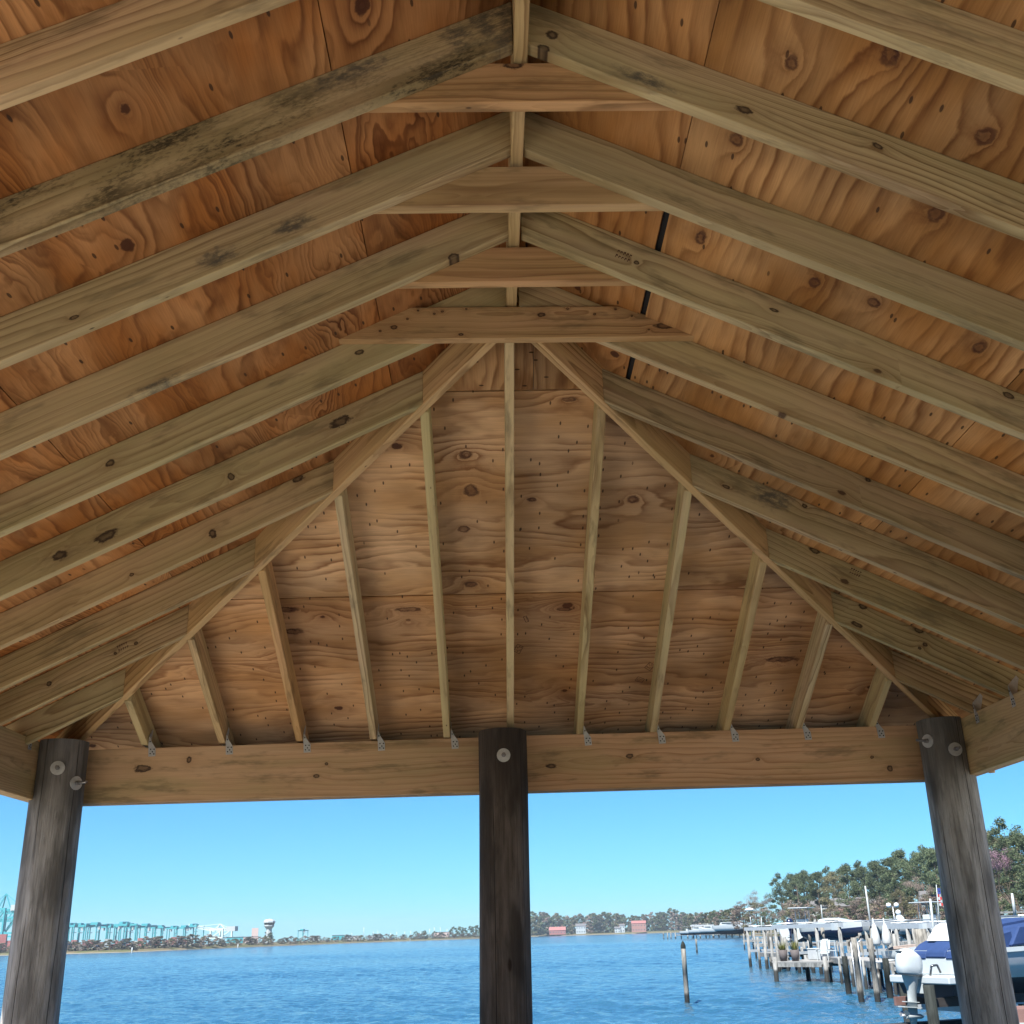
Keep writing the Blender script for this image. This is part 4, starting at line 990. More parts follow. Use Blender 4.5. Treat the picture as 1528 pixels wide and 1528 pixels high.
o = on_main(1.6, .9, 'dock_box', 'grey storage box behind the white armchair', 'storage box'); sub(MB().box((0, 0, .3), (1.5, .6, .58)), 'box', M_lift, o, bevel=.02); sub(MB().box((0, 0, .62), (1.56, .66, .07)), 'lid', M_whitep, o, bevel=.02)

# ------------------------------------------------------------------ boats
def hull_mesh(L, B, D, sheer=.35, dead=.45, n=14):
    """stations from the transom (x=0) to the bow (x=L); keel at z=0, returns rows keel, chine, rub line, sheer"""
    rows = []
    for i in range(n+1):
        t = i/n; w = B/2*(1-max(0, (t-.35)/.65)**2.4)*(.93+.07*min(1, t*4)); w = max(w, .02)
        kz = D*.02 + D*.62*max(0, (t-.62)/.38)**2.2; cz_ = D*dead*.9 + D*.30*max(0, (t-.5)/.5)**1.6; sz = D + sheer*t**1.6
        rows.append([(L*t, 0, kz), (L*t, w*.80, max(kz+.01, cz_)), (L*t, w*.95, D*.70+sheer*.6*t**1.6), (L*t, w, sz)])
    return rows
def make_hull(o, L, B, D, mats, sheer=.35, x0=0.0):
    rows = [[(x+x0, y, z) for x, y, z in r_] for r_ in hull_mesh(L, B, D, sheer)]; n = len(rows); m = MB()
    for lvl, k in ((0, 0), (1, 1), (2, 2)):
        m.mat(k)
        for s_ in (1, -1):
            for i in range(n-1):
                q = [rows[i][lvl], rows[i+1][lvl], rows[i+1][lvl+1], rows[i][lvl+1]]; q = [(x, y*s_, z) for x, y, z in q]
                m.raw(q, [(0, 1, 2, 3)], True)
    r0 = rows[0]; m.mat(1); m.raw([r0[0], r0[1], r0[2], r0[3], (x0, -r0[3][1], r0[3][2]), (x0, -r0[2][1], r0[2][2]), (x0, -r0[1][1], r0[1][2])], [(0, 1, 2, 3, 4, 5, 6)])
    sub(m, 'hull', mats, o)
    m = MB(); m.mat(0)
    for i in range(n-1):
        a, b_ = rows[i][3], rows[i+1][3]
        m.raw([(a[0], a[1], a[2]-.03), (b_[0], b_[1], b_[2]-.03), (b_[0], -b_[1], b_[2]-.03), (a[0], -a[1], a[2]-.03)], [(0, 1, 2, 3)])
    sub(m, 'deck', mats[2], o)
    return rows
def outboard(o, x, z, cow, leg, k=1.0, tilt=0.0, y=0.0):
    """engine hung on the transom at x; z is the top of the transom"""
    Tm = Matrix.Translation((x, y, z)) @ Matrix.Rotation(tilt, 4, 'Y') @ Matrix.Scale(k, 4)
    e = at(WM[o.name] @ Tm, 'outboard_engine', None, None); e.parent = o; e.matrix_basis = Tm
    prof = []
    m = MB(); n = 20
    # cowling: superellipse rings, higher at the rear
    rings = [(.00, .30, .19), (.05, .36, .225), (.22, .385, .235), (.42, .38, .23), (.56, .33, .20), (.65, .23, .14), (.68, .08, .05)]
    vs = []
    for z_, a, b_ in rings:
        for i in range(n):
            t = 2*math.pi*i/n; c, s_ = math.cos(t), math.sin(t); px_ = abs(c)**.75*math.copysign(1, c)*a; py_ = abs(s_)**.75*math.copysign(1, s_)*b_
            vs.append((-.40+px_+.04*z_, py_, .08+z_ - .10*max(0, px_/a)*(z_/.68)))
    m.raw(vs, [(j*n+i, j*n+(i+1) % n, (j+1)*n+(i+1) % n, (j+1)*n+i) for j in range(len(rings)-1) for i in range(n)], True)
    m.raw(vs[-n:], [tuple(range(n))]); m.raw(vs[:n], [tuple(range(n-1, -1, -1))])
    m.mat(1); m.box((-.70, 0, .66), (.06, .20, .035)); m.box((-.40, 0, .07), (.70, .40, .02))
    sub(m, 'cowling', [cow, M_glass], e)
    m = MB()
    def blade(secs, w):                      # leg outline by sections (z, x front, x rear, half width)
        vs = []; k_ = 8
        for z_, xf, xr, hw in secs:
            cx_ = (xf+xr)/2; hx = (xf-xr)/2
            for i in range(k_): t = 2*math.pi*i/k_; vs.append((cx_+hx*math.cos(t), hw*math.sin(t), z_))
        m.raw(vs, [(j*k_+i, j*k_+(i+1) % k_, (j+1)*k_+(i+1) % k_, (j+1)*k_+i) for j in range(len(secs)-1) for i in range(k_)], True)
        m.raw(vs[-k_:], [tuple(range(k_))])
    blade([(.10, -.10, -.66, .17), (-.12, -.14, -.60, .13), (-.30, -.20, -.52, .085), (-.60, -.22, -.52, .07), (-.72, -.20, -.56, .06)], 0)
    m.box((-.46, 0, -.73), (.56, .30, .025)); m.box((-.42, 0, -.60), (.42, .20, .02))
    blade([(-.72, -.22, -.54, .05), (-.92, -.22, -.54, .045), (-1.22, -.30, -.46, .012)], 0)
    m.tube((-.12, 0, -.95), (-.62, 0, -.95), .06, .075, 12); m.tube((-.12, 0, -.95), (-.02, 0, -.95), .06, .01, 12)
    m.box((-.04, 0, -.12), (.14, .30, .50)); m.box((-.10, 0, .02), (.30, .24, .08))
    sub(m, 'leg', leg, e)
    m = MB()
    for j in range(3):
        a = j*2.094+.4; c = Vector((-.66, 0, -.95)); u = Vector((0, math.cos(a), math.sin(a))); w = Vector((.05, -math.sin(a)*.07, math.cos(a)*.07))
        m.raw([c+u*.04-w*.4, c+u*.10+w, c+u*.19+w*.8, c+u*.19-w*.6, c+u*.08-w], [(0, 1, 2, 3, 4), (4, 3, 2, 1, 0)])
    m.tube((-.60, 0, -.95), (-.74, 0, -.95), .05, .03, 10); sub(m, 'propeller', M_metal, e)
    return e

# near motorboat on its lift, stern to the left
keel = pt(1385, 34, 1491).z
st = pt(1371, 34.0, z=keel); W = frame(st, pt(1640, 38.5, z=keel)); nb = at(W, 'motorboat', 'white and grey motorboat on a lift behind the right post, navy cover, big white outboard', 'boat')
rows = make_hull(nb, 8.0, 2.6, 1.22, [M_bottom, M_white, M_greyhull], .34, x0=.55)
m = MB(); m.extrude([(0, -1.0, .12), (0, -1.15, .40), (0, 1.15, .40), (0, 1.0, .12), (0, 0, .0)], (.56, 0, 0)); sub(m, 'stern_bottom', M_bottom, nb)
m = MB(); m.box((.20, 0, .50), (.90, 2.45, .20)); sub(m, 'swim_platform', M_white, nb, bevel=.03)
m = MB()
for i in range(len(rows)-1):
    for s_ in (-1, 1):
        a, b_ = rows[i][3], rows[i+1][3]; o1, o2 = Vector((a[0], (a[1]+.03)*s_, a[2]+.03)), Vector((b_[0], (b_[1]+.03)*s_, b_[2]+.03)); dn = Vector((0, 0, -.12))
        m.raw([o1, o2, o2+dn, o1+dn], [(0, 1, 2, 3)])
sub(m, 'gunwale', M_white, nb)
m = MB(); 
for y in (-1.24, 1.14): m.extrude([(.30, y, .60), (.55, y, 1.12), (.85, y, 1.30), (1.25, y, 1.32), (1.25, y, .60)], (0, .10, 0))
m.box((.52, 0, .82), (.12, 2.2, .44)); sub(m, 'stern_coaming', M_white, nb, bevel=.02)
m = MB()                                   # folded navy cover bulging over the cockpit
prof = [(.42, 1.00), (.48, 1.16), (.80, 1.38), (1.20, 1.52), (1.9, 1.62), (2.3, 1.70), (2.3, 1.25), (1.0, .95)]
for s0, s1, dz in ((-1.05, -.4, 0), (-.4, .4, .04), (.4, 1.05, 0)): m.extrude([(x, s0, z+dz) for x, z in prof], (0, s1-s0, 0))
sub(m, 'cockpit_cover', M_navy, nb, bevel=.03)
m = MB(); m.extrude([(.85, -.8, 1.45), (1.25, -.8, 1.86), (1.5, -.8, 1.95), (1.9, -.8, 1.55)], (0, 1.6, 0)); sub(m, 'arch_cover', M_canvas, nb, bevel=.03)
m = MB()
for s0, s1, dz in ((-1.15, -.5, -.06), (-.5, .5, .04), (.5, 1.15, -.06)): m.extrude([(2.1, s0, 1.35+dz), (2.5, s0, 1.86+dz), (3.6, s0, 1.98+dz), (5.4, s0, 1.90+dz), (6.2, s0, 1.6+dz)], (0, s1-s0, 0))
sub(m, 'bow_cover', M_navy, nb, bevel=.04)
m = MB()
for i in range(7): x = 3.8+i*.6; m.tube((x, -1.2*(1-(i/9)**2), 1.45), (x, -1.15*(1-(i/9)**2), 1.78), .014, .014, 6)
sub(m, 'bow_rail', M_metal, nb)
m = MB(); m.tube((-.02, -.25, .60), (.06, -.25, .84), .03, .03, 8); m.tube((.06, -.25, .84), (.26, -.25, .86), .03, .03, 8); m.tube((.26, -.25, .86), (.34, -.25, .66), .03, .03, 8); sub(m, 'rigging_hose', M_glass, nb)
outboard(nb, -.12, .52, M_white, M_whitep, 1.0, R(5))
lf = at(frame(pt(1371, 34.0, z=WATER), pt(1640, 38.5, z=WATER)), 'boat_lift', 'dark boat lift cradle under the near motorboat', 'boat lift')
kz = keel-WATER
for x in (1.3, 4.6):
    m = MB(); m.box((x, 0, kz-.28), (.18, 4.2, .22)); sub(m, 'cradle_beam', M_lift, lf)
for y in (-.65, .65): sub(MB().box((2.6, y, kz-.05), (6.4, .10, .22)), 'bunk', M_rust if y > 0 else M_wetwood, lf)
sub(MB().box((2.8, -1.6, .22), (7.2, .35, .42)).box((2.8, 1.6, .22), (7.2, .35, .42)), 'float_tank', M_wetwood, lf)
sub(MB().box((-.55, -1.2, .12), (.35, .5, .5)), 'end_stop', M_rust, lf, bevel=.03)
m = MB(); m.bar((.3, -.65, kz+.02), (1.25, -.65, kz-.5), .09); m.bar((1.9, -.65, kz-.05), (1.0, -.65, kz-.55), .07); sub(m, 'brace', M_lift, lf)
for x in (.9, 5.2):
    for y in (-2.1, 2.1): 
        if (x, y) == (.9, -2.1): continue
        sub(MB().tube((x, y, -2.5), (x, y, kz-.1 if y < 0 else kz+.3), .14, .13, 10), 'lift_post', M_piledark, lf)
dk2 = at(frame(pt(1500, 31.0, z=WATER), pt(1640, 31.5, z=WATER)), 'float_dock', 'reddish floating dock edge with white fender at the right edge', 'dock')
sub(MB().box((1.3, 0, .95), (3.2, 1.2, .30)), 'float_deck', M_rust, dk2); sub(MB().box((1.3, -.64, .68), (3.2, .10, .26)), 'fender', M_whitep, dk2)

def simple_boat(px, d, zkeel, px2, d2, L, B, D, mats, label, name='motorboat', cab=None, ob=None, group=None, extra=None, sheer=.4):
    W = frame(pt(px, d, z=WATER+zkeel), pt(px2, d2, z=WATER+zkeel)); o = at(W, name, label, 'boat', group)
    make_hull(o, L, B, D, mats, sheer)
    if cab == 'cruiser':
        m = MB(); m.extrude([(L*.18, -B*.36, D), (L*.22, -B*.36, D+.95), (L*.52, -B*.34, D+1.0), (L*.70, -B*.30, D+.35), (L*.78, -B*.25, D+.2)], (0, B*.70, 0)); sub(m, 'cabin', M_white, o, bevel=.05)
        m = MB(); m.box((L*.38, 0, D+.66), (L*.26, B*.74, .26)); sub(m, 'window', M_glass, o)
        m = MB(); m.box((L*.30, 0, D+1.75), (L*.26, B*.72, .06)); sub(m, 'hardtop', M_white, o, bevel=.02)
        for x in (.19, .41):
            for y in (-.33, .33): sub(MB().tube((L*x, B*y, D+.9), (L*x, B*y, D+1.75), .03, .03, 6), 'top_support', M_metal, o)
    if cab == 'cuddy':
        m = MB(); m.extrude([(L*.25, -B*.34, D+.05), (L*.32, -B*.30, D+.52), (L*.50, -B*.28, D+.60), (L*.62, -B*.26, D+.50), (L*.82, -B*.20, D+.30)], (0, B*.62, 0)); sub(m, 'cabin', M_white, o, bevel=.08)
        sub(MB().box((L*.56, 0, D+.36), (L*.22, B*.66, .12)), 'window', M_glass, o)
    if cab == 'open':
        m = MB(); m.box((L*.45, 0, D+.25), (.7, .7, .9)); sub(m, 'console', M_white, o, bevel=.05)
        m = MB(); m.box((L*.42, 0, D+1.55), (1.8, B*.7, .06)); sub(m, 't_top', M_white, o, bevel=.02)
        for x in (-.5, .4):
            for y in (-.4, .4): sub(MB().tube((L*.45+x, y, D+.2), (L*.45+x, y, D+1.55), .025, .025, 6), 'top_support', M_metal, o)
    if cab == 'cover':
        m = MB(); m.extrude([(.1, -B*.4, D+.03), (.5, -B*.3, D+.32*D), (L*.45, -B*.25, D+.45*D), (L*.85, -B*.15, D+.40*D), (L*.95, -.1, D+.35*D)], (0, B*.62, 0)); sub(m, 'boat_cover', extra or M_tan, o, bevel=.05)
    if ob: outboard(o, -.05, D, ob, ob, .95, R(8))
    return o
WB = [M_bottom, M_white, M_white]
simple_boat(1206, 85, 2.05, 1292, 82, 4.7, 2.0, .92, [M_navyhull, M_navyhull, M_white], 'white motor yacht with navy bottom high on a lift, dark windows', 'motor_yacht', 'cuddy')
simple_boat(1183, 92, 1.9, 1230, 99, 6.0, 2.3, 1.0, WB, 'white boat with navy outboard left of the motor yacht', cab='open', ob=M_navyhull)
simple_boat(1322, 61, 1.15, 1368, 60, 3.0, 1.3, .65, [M_greyhull, M_white, M_white], 'small white skiff under a tan cover left of the massive piling', 'skiff', 'cover', extra=M_tan)
simple_boat(1290, 88, 2.0, 1345, 84, 4.6, 2.0, .95, [M_bottom, M_white, M_white], 'white boat behind the folded umbrellas', cab='cover', extra=M_canvas)
simple_boat(1352, 90, 1.9, 1400, 88, 5.4, 2.2, 1.0, WB, 'white centre console boat left of the right post, with flat top', cab='open', ob=M_white)
for i, (px, L, cab) in enumerate(((1016, 6, 'open'), (1030, 8, 'cruiser'), (1046, 9, 'cruiser'), (1068, 15, 'cruiser'), (1092, 8, 'cruiser'))):
    simple_boat(px, 412-i*2, 1.2, px+30, 408-i*2, L, L*.32, L*.17+.3, WB, ['small white boat at the left end of the distant marina', 'second white boat from the left in the distant marina', 'white boat between cranes of the distant marina', 'largest white yacht of the distant marina', 'white boat at the right end of the distant marina'][i], cab=cab)

# boat lifts: posts with long overhead beams
def lift(label, px0, d0, px1, d1, width, top, nposts, beam=.26):
    a, b_ = pt(px0, d0, z=WATER), pt(px1, d1, z=WATER); W = frame(a, b_); L = (b_-a).length; o = at(W, 'boat_lift', label, 'boat lift')
    for y in (-width/2, width/2):
        for i in range(nposts): sub(MB().tube((L*i/(nposts-1), y, -2.5), (L*i/(nposts-1), y, top), .14, .125, 8), 'lift_post', M_dock, o)
        sub(MB().box((L/2, y, top+beam/2), (L+.8, .16, beam)), 'top_beam', M_lift, o)
    m = MB()
    for i in range(nposts): m.tube((L*i/(nposts-1)+.3, -width/2, top+.35), (L*i/(nposts-1)+.3, width/2, top+.35), .04, .04, 6)
    sub(m, 'drive_shaft', M_metal, o)
    for x in (.25, L-.25): sub(MB().box((x, 0, 1.25), (.12, width, .2)), 'cradle_beam', M_lift, o)
    for x in (.25, L-.25):
        for y in (-width/2+.2, width/2-.2): sub(MB().tube((x, y, 1.3), (x, y, top), .012, .012, 4), 'cable', M_metal, o)
    sub(MB().box((L*.98, -width/2-.22, top+.05), (.4, .3, .45)), 'motor_box', M_white, o)
lift('long boat lift around the white motor yacht', 1196, 88, 1296, 80, 4.2, 2.95, 4)
lift('boat lift with pale beams left of the motor yacht', 1144, 101, 1196, 96, 3.6, 2.85, 3)
lift('boat lift over the boat behind the folded umbrellas', 1298, 90, 1362, 84, 3.6, 2.9, 3)
lift('boat lift just left of the right pavilion post', 1364, 78, 1424, 74, 3.4, 2.75, 3, .32)
lift('boat lift at the right edge beyond the near motorboat', 1480, 58, 1560, 56, 3.6, 2.9, 2, .3)
lift('distant boat lift in the far marina', 1036, 418, 1062, 416, 5, 4.0, 2, .5)

# poles, umbrellas, lamps, flag
def pole(px, d, py0, py1, r, label, lean_px=0, name='mast', m=M_whitep, cat='mast'):
    a = pt(px+lean_px, d, py1); b_ = pt(px, d, py0); o = at(Matrix.Translation(a), name, label, cat); sub(MB().tube((0, 0, 0), b_-a, r, r*.7, 8), 'pole_shaft', m, o); return o
pole(1291, 84, 1322, 1392, .075, 'leaning white mast rising above the umbrellas', 10)
pole(1388, 58, 1341, 1424, .075, 'white lift guide pole left of the right pavilion post', 9, 'guide_pole', cat='pole')
pole(1398, 60, 1394, 1424, .07, 'short white guide pole by the right pavilion post', 3, 'guide_pole', cat='pole')
pole(1510, 62, 1333, 1368, .085, 'white guide pole right of the right pavilion post', 5, 'guide_pole', cat='pole')
pole(1225, 120, 1350, 1380, .06, 'thin white mast above the motor yacht', 3); pole(1251, 90, 1369, 1384, .06, 'short antenna over the yacht hardtop', 0, 'antenna', cat='antenna')
pole(1136, 190, 1369, 1395, .09, 'thin pole beside the disc lamp', 0, 'pole', cat='pole')
for px, d, lab in ((1302, 58, 'left folded white umbrella behind the pale pilings'), (1318, 60, 'right folded white umbrella behind the pale pilings')):
    base = pt(px+4, d, z=WATER+1.35); o = at(Matrix.Translation(base), 'patio_umbrella', lab, 'umbrella')
    sub(MB().tube((0, 0, 0), (-.02, 0, 2.0), .03, .03, 8), 'pole', M_whitep, o)
    top = pt(px-2, d, 1376).z-base.z; h = top-.05
    m = MB(); m.lathe([(.03, h), (.10, h-.10), (.20, h-.55), (.24, h-.9), (.16, h-1.02), (.04, h-1.0)], n=9); sub(m, 'canopy', M_canvas, o)
    sub(MB().lathe([(.09, 0), (.28, 0), (.28, .08), (.09, .1)], n=14), 'base', M_lift, o)
def lamp(px, d, py, kind, label):
    b_ = pt(px, d, z=WATER+1.6); h = pt(px, d, py).z-b_.z; o = at(Matrix.Translation(b_) @ Matrix.Rotation(R(10), 4, 'Z'), 'lamp_post', label, 'lamp post')
    sub(MB().tube((0, 0, 0), (0, 0, h), .07, .05, 8), 'pole', M_metal, o)
    if kind == 'disc': sub(MB().lathe([(.01, h+.35), (.5, h+.25), (.75, h+.05), (.5, h-.10), (.02, h-.12)], n=16), 'lamp_head', M_lampglass, o)
    elif kind == 'twin':
        sub(MB().bar((-.45, 0, h), (.45, 0, h), .06), 'crossarm', M_metal, o)
        for x in (-.45, .45): sub(MB().lathe([(.01, .26), (.2, .2), (.27, .02), (.2, -.18), (.06, -.22)], (x, 0, h+.16), 12), 'globe', M_lampglass, o)
    else: sub(MB().lathe([(.01, .34), (.22, .24), (.3, .02), (.2, -.20), (.06, -.24)], (0, 0, h+.2), 12), 'globe', M_lampglass, o)
lamp(1122, 178, 1358, 'disc', 'lamp post with a pale disc head at the left end of the marina')
lamp(1338, 128, 1353, 'twin', 'lamp post with twin white globes in front of the wood'); lamp(1345, 132, 1365, 'one', 'shorter single globe lamp right of the twin globe lamp')
b_ = pt(1404, 150, z=WATER+2); o = at(Matrix.Translation(b_) , 'flagpole', 'white flagpole with limp flag left of the right pavilion post', 'flagpole')
tp = pt(1397, 150, 1320)-b_; sub(MB().tube((0, 0, 0), tp, .09, .05, 8), 'pole', M_whitep, o)
m = MB(); q = tp*.93
for k in range(6):
    for j in range(2): m.mat((k+j) % 2 if k > 1 else 2); m.box(q+Vector((.12+.22*j, .05*math.sin(k), -.35*k-.2)), (.22, .06, .34), rz=.3*(-1)**k)
sub(m, 'flag', [M_flagr, M_whitep, M_flagb], o)

# houses in the wood and along the far shore
def house(px, d, w, dp, h, label, wall, roof, roofh=2.4, gz=2.0, floors=2, rz=None, chim=True):
    b_ = pt(px, d, z=WATER+gz); o = at(frame(b_, pt(px+40, d, z=WATER+gz)), 'house', label, 'house')
    sub(MB().box((0, 0, h/2), (w, dp, h)), 'wall', wall, o)
    m = MB(); m.extrude([(-w/2-.4, -dp/2-.4, h), (-w/2-.4, dp/2+.4, h), (-w/2-.4, 0, h+roofh)], (w+.8, 0, 0)); r_ = sub(m, 'roof', roof, o)
    if chim: sub(MB().box((w*.3, 0, h+roofh*.8), (.8, .8, roofh*1.4)), 'chimney', M_brick, r_)
    nx = max(2, int(w/3))
    for f in range(floors):
        for i in range(nx):
            x = -w/2+w*(i+.5)/nx; z = h/floors*(f+.55); wd = sub(MB().box((x, -dp/2-.02, z), (1.2, .08, 1.5)), 'window', M_whitep, o)
            sub(MB().box((x, -dp/2-.07, z), (1.0, .04, 1.3)), 'pane', M_glass, wd)
house(1228, 400, 9, 8, 6, 'white house glimpsed between trunks behind the motor yacht', M_whitep, M_roof, gz=3)
house(1286, 345, 12, 8, 4.5, 'brick house with grey roof behind the leaning mast', M_brick, M_roof, gz=3.5, floors=1)
house(1420, 260, 10, 8, 4, 'pale house hidden beside the right pavilion post', M_whitep, M_roof, gz=3, floors=1)
house(832, 1425, 20, 9, 5, 'low house with red roof on the far shore right of the centre post', M_redroof, M_redroof, 4, 1.6, 1)
house(867, 1420, 12, 9, 9, 'white house with chimney on the far shore', M_whitep, M_roof, 3, 1.6)
house(922, 1400, 7, 7, 5, 'small white house on the far shore left of the brick one', M_whitep, M_roof, 2, 1.6)
house(929, 1402, 6, 7, 8, 'narrow white house touching the small one on the far shore', M_whitep, M_roof, 2, 1.6)
house(954, 1395, 17, 9, 10, 'brick mansion on the far shore', M_brick, M_redroof, 3, 1.6)
house(735, 1270, 6, 6, 6, 'white cottage among pines left of the centre post', M_whitep, M_roof, 2, 1.6)
# ------------------------------------------------------------------ the port on the left
def truss(m, a, b_, w, r, n):
    a, b_ = Vector(a), Vector(b_)
    for dy in (-w/2, w/2):
        o_ = Vector((0, dy, 0)); m.bar(a+o_, b_+o_, r); m.bar(a+o_+Vector((0, 0, w)), b_+o_+Vector((0, 0, w)), r)
        for i in range(n):
            p = a+(b_-a)*(i/n)+o_; q = a+(b_-a)*((i+1)/n)+o_+Vector((0, 0, w)); m.bar(p, q, r*.7)
            m.bar(q, q-Vector((0, 0, w)), r*.7)
def rtg_meshes():
    leg = []; 
    for x in (-11, 11):
        for y in (-6, 6): leg.append(MB().box((x, y, 9), (1.0, 1.0, 18)).mesh('leg', M_teal))
    g = [MB().box((0, y, 18.6), (25, 1.2, 1.6)).mesh('gantry_beam', M_teal) for y in (-6, 6)] + [MB().box((x, 0, 1.5), (1.2, 10.9, 1.6)).mesh('sill_beam', M_teal) for x in (-11, 11)]
    t = MB().box((-3, 0, 20.3), (6, 8, 2.2)).box((4.5, 0, 20.0), (2.5, 4, 1.4)); c = MB().box((-3, -5, 16.4), (2.2, 2.2, 2.6)).box((2, 0, 13.0), (8, 1.2, .6))
    return leg, g, t.mesh('trolley', M_teal), c.mesh('cab', M_whitep)
RTG = rtg_meshes()
gR = 'teal gantry cranes in the container yard across the river'
labs = {113: 'teal yard gantry crane nearest the left pavilion post', 137: 'second teal yard gantry crane from the left post', 164: 'third teal yard gantry crane from the left post, set apart', 284: 'isolated rightmost teal gantry before the white ship crane'}
for i, (px, k) in enumerate(((108, 1), (118, 1), (132, 1), (143, 1), (162, .95), (173, .95), (186, 1), (194, .95), (203, .9), (218, .9), (229, .85), (240, .85), (261, .78), (276, .8), (290, .88), (452, .5))):
    d = 1330+25*(i % 3); b_ = pt(px, d, z=WATER+3.2)
    W = frame(b_, pt(px+60, d+(80 if i % 2 else -60), z=b_.z)) @ Matrix.Diagonal((k*1.0, k*1.0, k*1.18, 1))
    o = tag(link('gantry_crane', None, W), 'small teal gantry crane far right of the control tower' if px == 452 else ORD[i]+' teal yard gantry crane counted from the left post', 'crane', None if px == 452 else gR)
    for lm in RTG[0]: link('leg', lm, None, o)
    for me in RTG[1]: link(me.name.split('.')[0], me, None, o)
    for nm, me in (('trolley', RTG[2]), ('cab', RTG[3])): link(nm, me, None, o)
def ship_crane(px, d, px2, d2, h, label, legm, boomm, boom=(-38, 30), lift_=0.0):
    b_ = pt(px, d, z=WATER+3); o = at(frame(b_, pt(px2, d2, z=b_.z)), 'ship_crane', label, 'crane')
    for x in (-8, 8):
        for y in (-9, 9): sub(MB().box((x, y, h*.36), (1.5, 1.5, h*.72)), 'leg', legm, o)
    for y in (-9, 9):
        m = MB(); m.box((0, y, h*.30), (14.4, 1.4, 1.6)); m.box((0, y, h*.72), (17.6, 1.4, 1.6)); m.bar((-7.2, y, h*.31), (7.2, y, h*.70), 1.0); sub(m, 'portal_frame', legm, o)
    m = MB(); truss(m, (-10, 0, h*.64), (boom[1], 0, h*.64), 2.8, .45, 9); truss(m, (-10, 0, h*.64), (boom[0], 0, h*.64+lift_), 2.8, .45, 10); sub(m, 'boom', boomm, o)
    m = MB(); m.bar((-8, -3, h*.70), (-2, 0, h), 1.0); m.bar((-8, 3, h*.70), (-2, 0, h), 1.0); m.bar((6, 0, h*.70), (-2, 0, h), .8)
    m.bar((-2, 0, h), (boom[0]*.9, 0, h*.66+lift_*.9), .4); m.bar((-2, 0, h), (boom[1]*.9, 0, h*.68), .4); sub(m, 'mast_frame', legm, o)
    sub(MB().box((14, 0, h*.74), (12, 6, 5)), 'machine_house', M_whitep, o)
    return o
ship_crane(330, 1360, 480, 1290, 21, 'pale ship crane with long lattice boom left of the control tower', M_tealp, M_tealp, (-44, 18), 6)
ship_crane(4, 1180, 40, 1160, 50, 'tall teal ship crane at the left edge of the photo', M_teal, M_teal, (-30, 26), 0)
ship_crane(22, 1260, 60, 1240, 42, 'teal ship crane with white machine house beside the left post', M_teal, M_teal, (-26, 24), 0)
ship_crane(60, 1290, 90, 1280, 36, 'teal ship crane hidden behind the left pavilion post', M_teal, M_teal, (-20, 20), 0)
# control tower
b_ = pt(401, 1180, z=WATER+2.5); H_ = pt(401, 1180, 1371).z-b_.z; o = at(Matrix.Translation(b_), 'control_tower', 'white control tower with flared glazed head above the far shore', 'tower')
sub(MB().lathe([(3.3, 0), (2.8, H_*.58), (3.0, H_*.60)], n=8, smooth=False), 'shaft', M_whitep, o)
sub(MB().lathe([(3.0, H_*.58), (5.0, H_*.69), (5.0, H_*.73), (4.8, H_*.74)], n=8, smooth=False), 'gallery', M_whitep, o)
sub(MB().lathe([(4.8, H_*.735), (5.6, H_*.84), (0, H_*.84)], n=8, smooth=False), 'glazing', M_glass, o)
sub(MB().lathe([(6.1, H_*.84), (5.9, H_*.90), (4.4, H_*.97), (0, H_*1.0)], n=8, smooth=False), 'cap_roof', M_whitep, o)
for k in range(3): sub(MB().box((-3.1+k*.1, -2.4, H_*(.18+.12*k)), (1.0, 1.0, 1.4)), 'window', M_glass, o)
def block(px, d, w, h, label, mt, name='building', gz=3.0, tier=None, cat='building'):
    b_ = pt(px, d, z=WATER+gz); o = at(frame(b_, pt(px+50, d, z=b_.z)), name, label, cat)
    sub(MB().box((0, 0, h/2), (w, w*.6, h)), 'wall', mt, o, bevel=.1); sub(MB().box((0, 0, h+.2), (w+.6, w*.6+.6, .4)), 'roof', M_roof, o)
    n = max(2, int(w/4))
    for i in range(n): sub(MB().box((-w/2+w*(i+.5)/n, -w*.3-.05, h*.55), (1.6, .12, h*.35)), 'window', M_glass, o)
    if tier: sub(MB().box((tier[0], 0, h+tier[2]/2), (tier[1], w*.4, tier[2])), 'tower_block', mt, o)
M_pinkb = flat('pale_brick', (.42, .33, .31), .85, var=.15)
block(374, 1300, 17, 6, 'pale brick building with a tower block left of the control tower', M_pinkb, tier=(4.5, 7, 9))
block(351, 1280, 17, 6, 'teal shed left of the pale brick building', M_teal, 'shed', cat='shed'); block(505, 1330, 14, 5, 'teal flat shed right of the control tower', M_teal, 'shed', cat='shed')
block(470, 1300, 10, 5, 'small white block beside the small teal gantry', M_whitep); block(526, 1400, 22, 4, 'long low pale building right of the teal flat shed', M_whitep)
block(659, 1350, 18, 5, 'low pale building between pines near the centre post', M_pinkb); block(560, 1380, 16, 3.5, 'low grey building in the middle of the far left shore', M_lift)
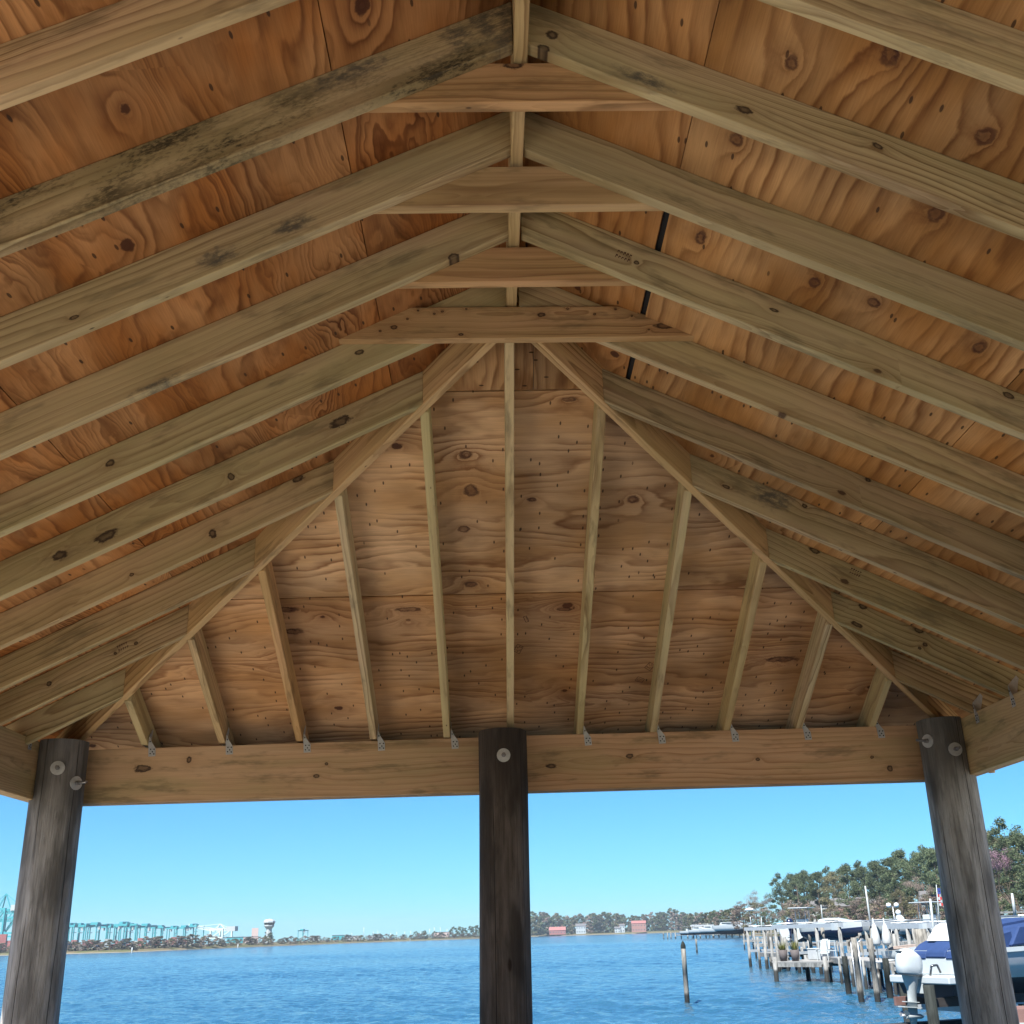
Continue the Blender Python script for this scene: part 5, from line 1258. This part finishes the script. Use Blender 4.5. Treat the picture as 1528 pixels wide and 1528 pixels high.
# container stacks and white trucks
k = 0
for i in range(24):
    px = 96 + i*8.2; col_ = [M_red, M_blue, M_red, M_whitep, M_red][i % 5]; b_ = pt(px, 1290+10*(i % 4), z=WATER+3.2); n = 1+(i*7) % 3
    o = at(frame(b_, pt(px+50, 1290, z=b_.z)), 'container_stack', ('red', 'blue', 'red', 'white', 'red')[i % 5]+' shipping containers stacked under the gantry cranes', 'container stack', 'container stacks across the river')
    for j in range(n): sub(MB().box((0, 0, 1.3+2.62*j), (6.1, 2.4, 2.55)), 'container', col_, o)
for px, lab in ((10, 'red containers stacked at the left edge below the ship crane'), (2, 'tall red container stack at the very left edge')):
    b_ = pt(px, 1100, z=WATER+3); o = at(Matrix.Translation(b_), 'container_stack', lab, 'container stack')
    for j in range(3 if px == 10 else 5): sub(MB().box((0, 0, 1.3+2.62*j), (10, 2.4, 2.55)), 'container', M_red, o)
# thin masts along the flat shore
for i, (px, py) in enumerate(((543, 1384), (557, 1390), (564, 1389), (592, 1391), (604, 1390), (613, 1389), (641, 1386), (648, 1384), (657, 1384), (667, 1386), (525, 1392), (583, 1392), (628, 1390))):
    d = 1320; a = pt(px, d, z=WATER+2.5); b2 = pt(px, d, py); o = at(Matrix.Translation(a), 'mast', 'thin grey mast standing along the flat left shore', 'mast', 'thin masts on the flat left shore')
    sub(MB().tube((0, 0, 0), b2-a, .35, .2, 5).box(b2-a, (2.0, .3, .3)), 'pole_shaft', M_lift, o)
# white channel stakes off the left shore
for px, d in ((199, 640), (356, 800), (612, 1080)): piling(px, d, (1418.1-px*.0305)+1.5, .3, {199: 'white channel stake nearest the left post', 356: 'white channel stake left of the control tower', 612: 'white channel stake before the flat middle shore'}[px], M_whitep)

# ------------------------------------------------------------------ sea air
hz = bpy.data.materials.new('haze'); hz.use_nodes = True; t_ = hz.node_tree; t_.nodes.clear()
ho = t_.nodes.new('ShaderNodeOutputMaterial'); hv = t_.nodes.new('ShaderNodeVolumePrincipled'); t_.links.new(hv.outputs[0], ho.inputs['Volume'])
hv.inputs['Color'].default_value = (.72, .88, 1, 1); hv.inputs['Density'].default_value = 0.00013; hv.inputs['Anisotropy'].default_value = .2
o = MB().box((0, 0, 0), (9600, 9600, 80)).build('haze', hz, None, 0, Matrix.Translation((0, 0, WATER-2+40)))
tag(o, 'thin blue haze in the air over the river', kind='stuff')
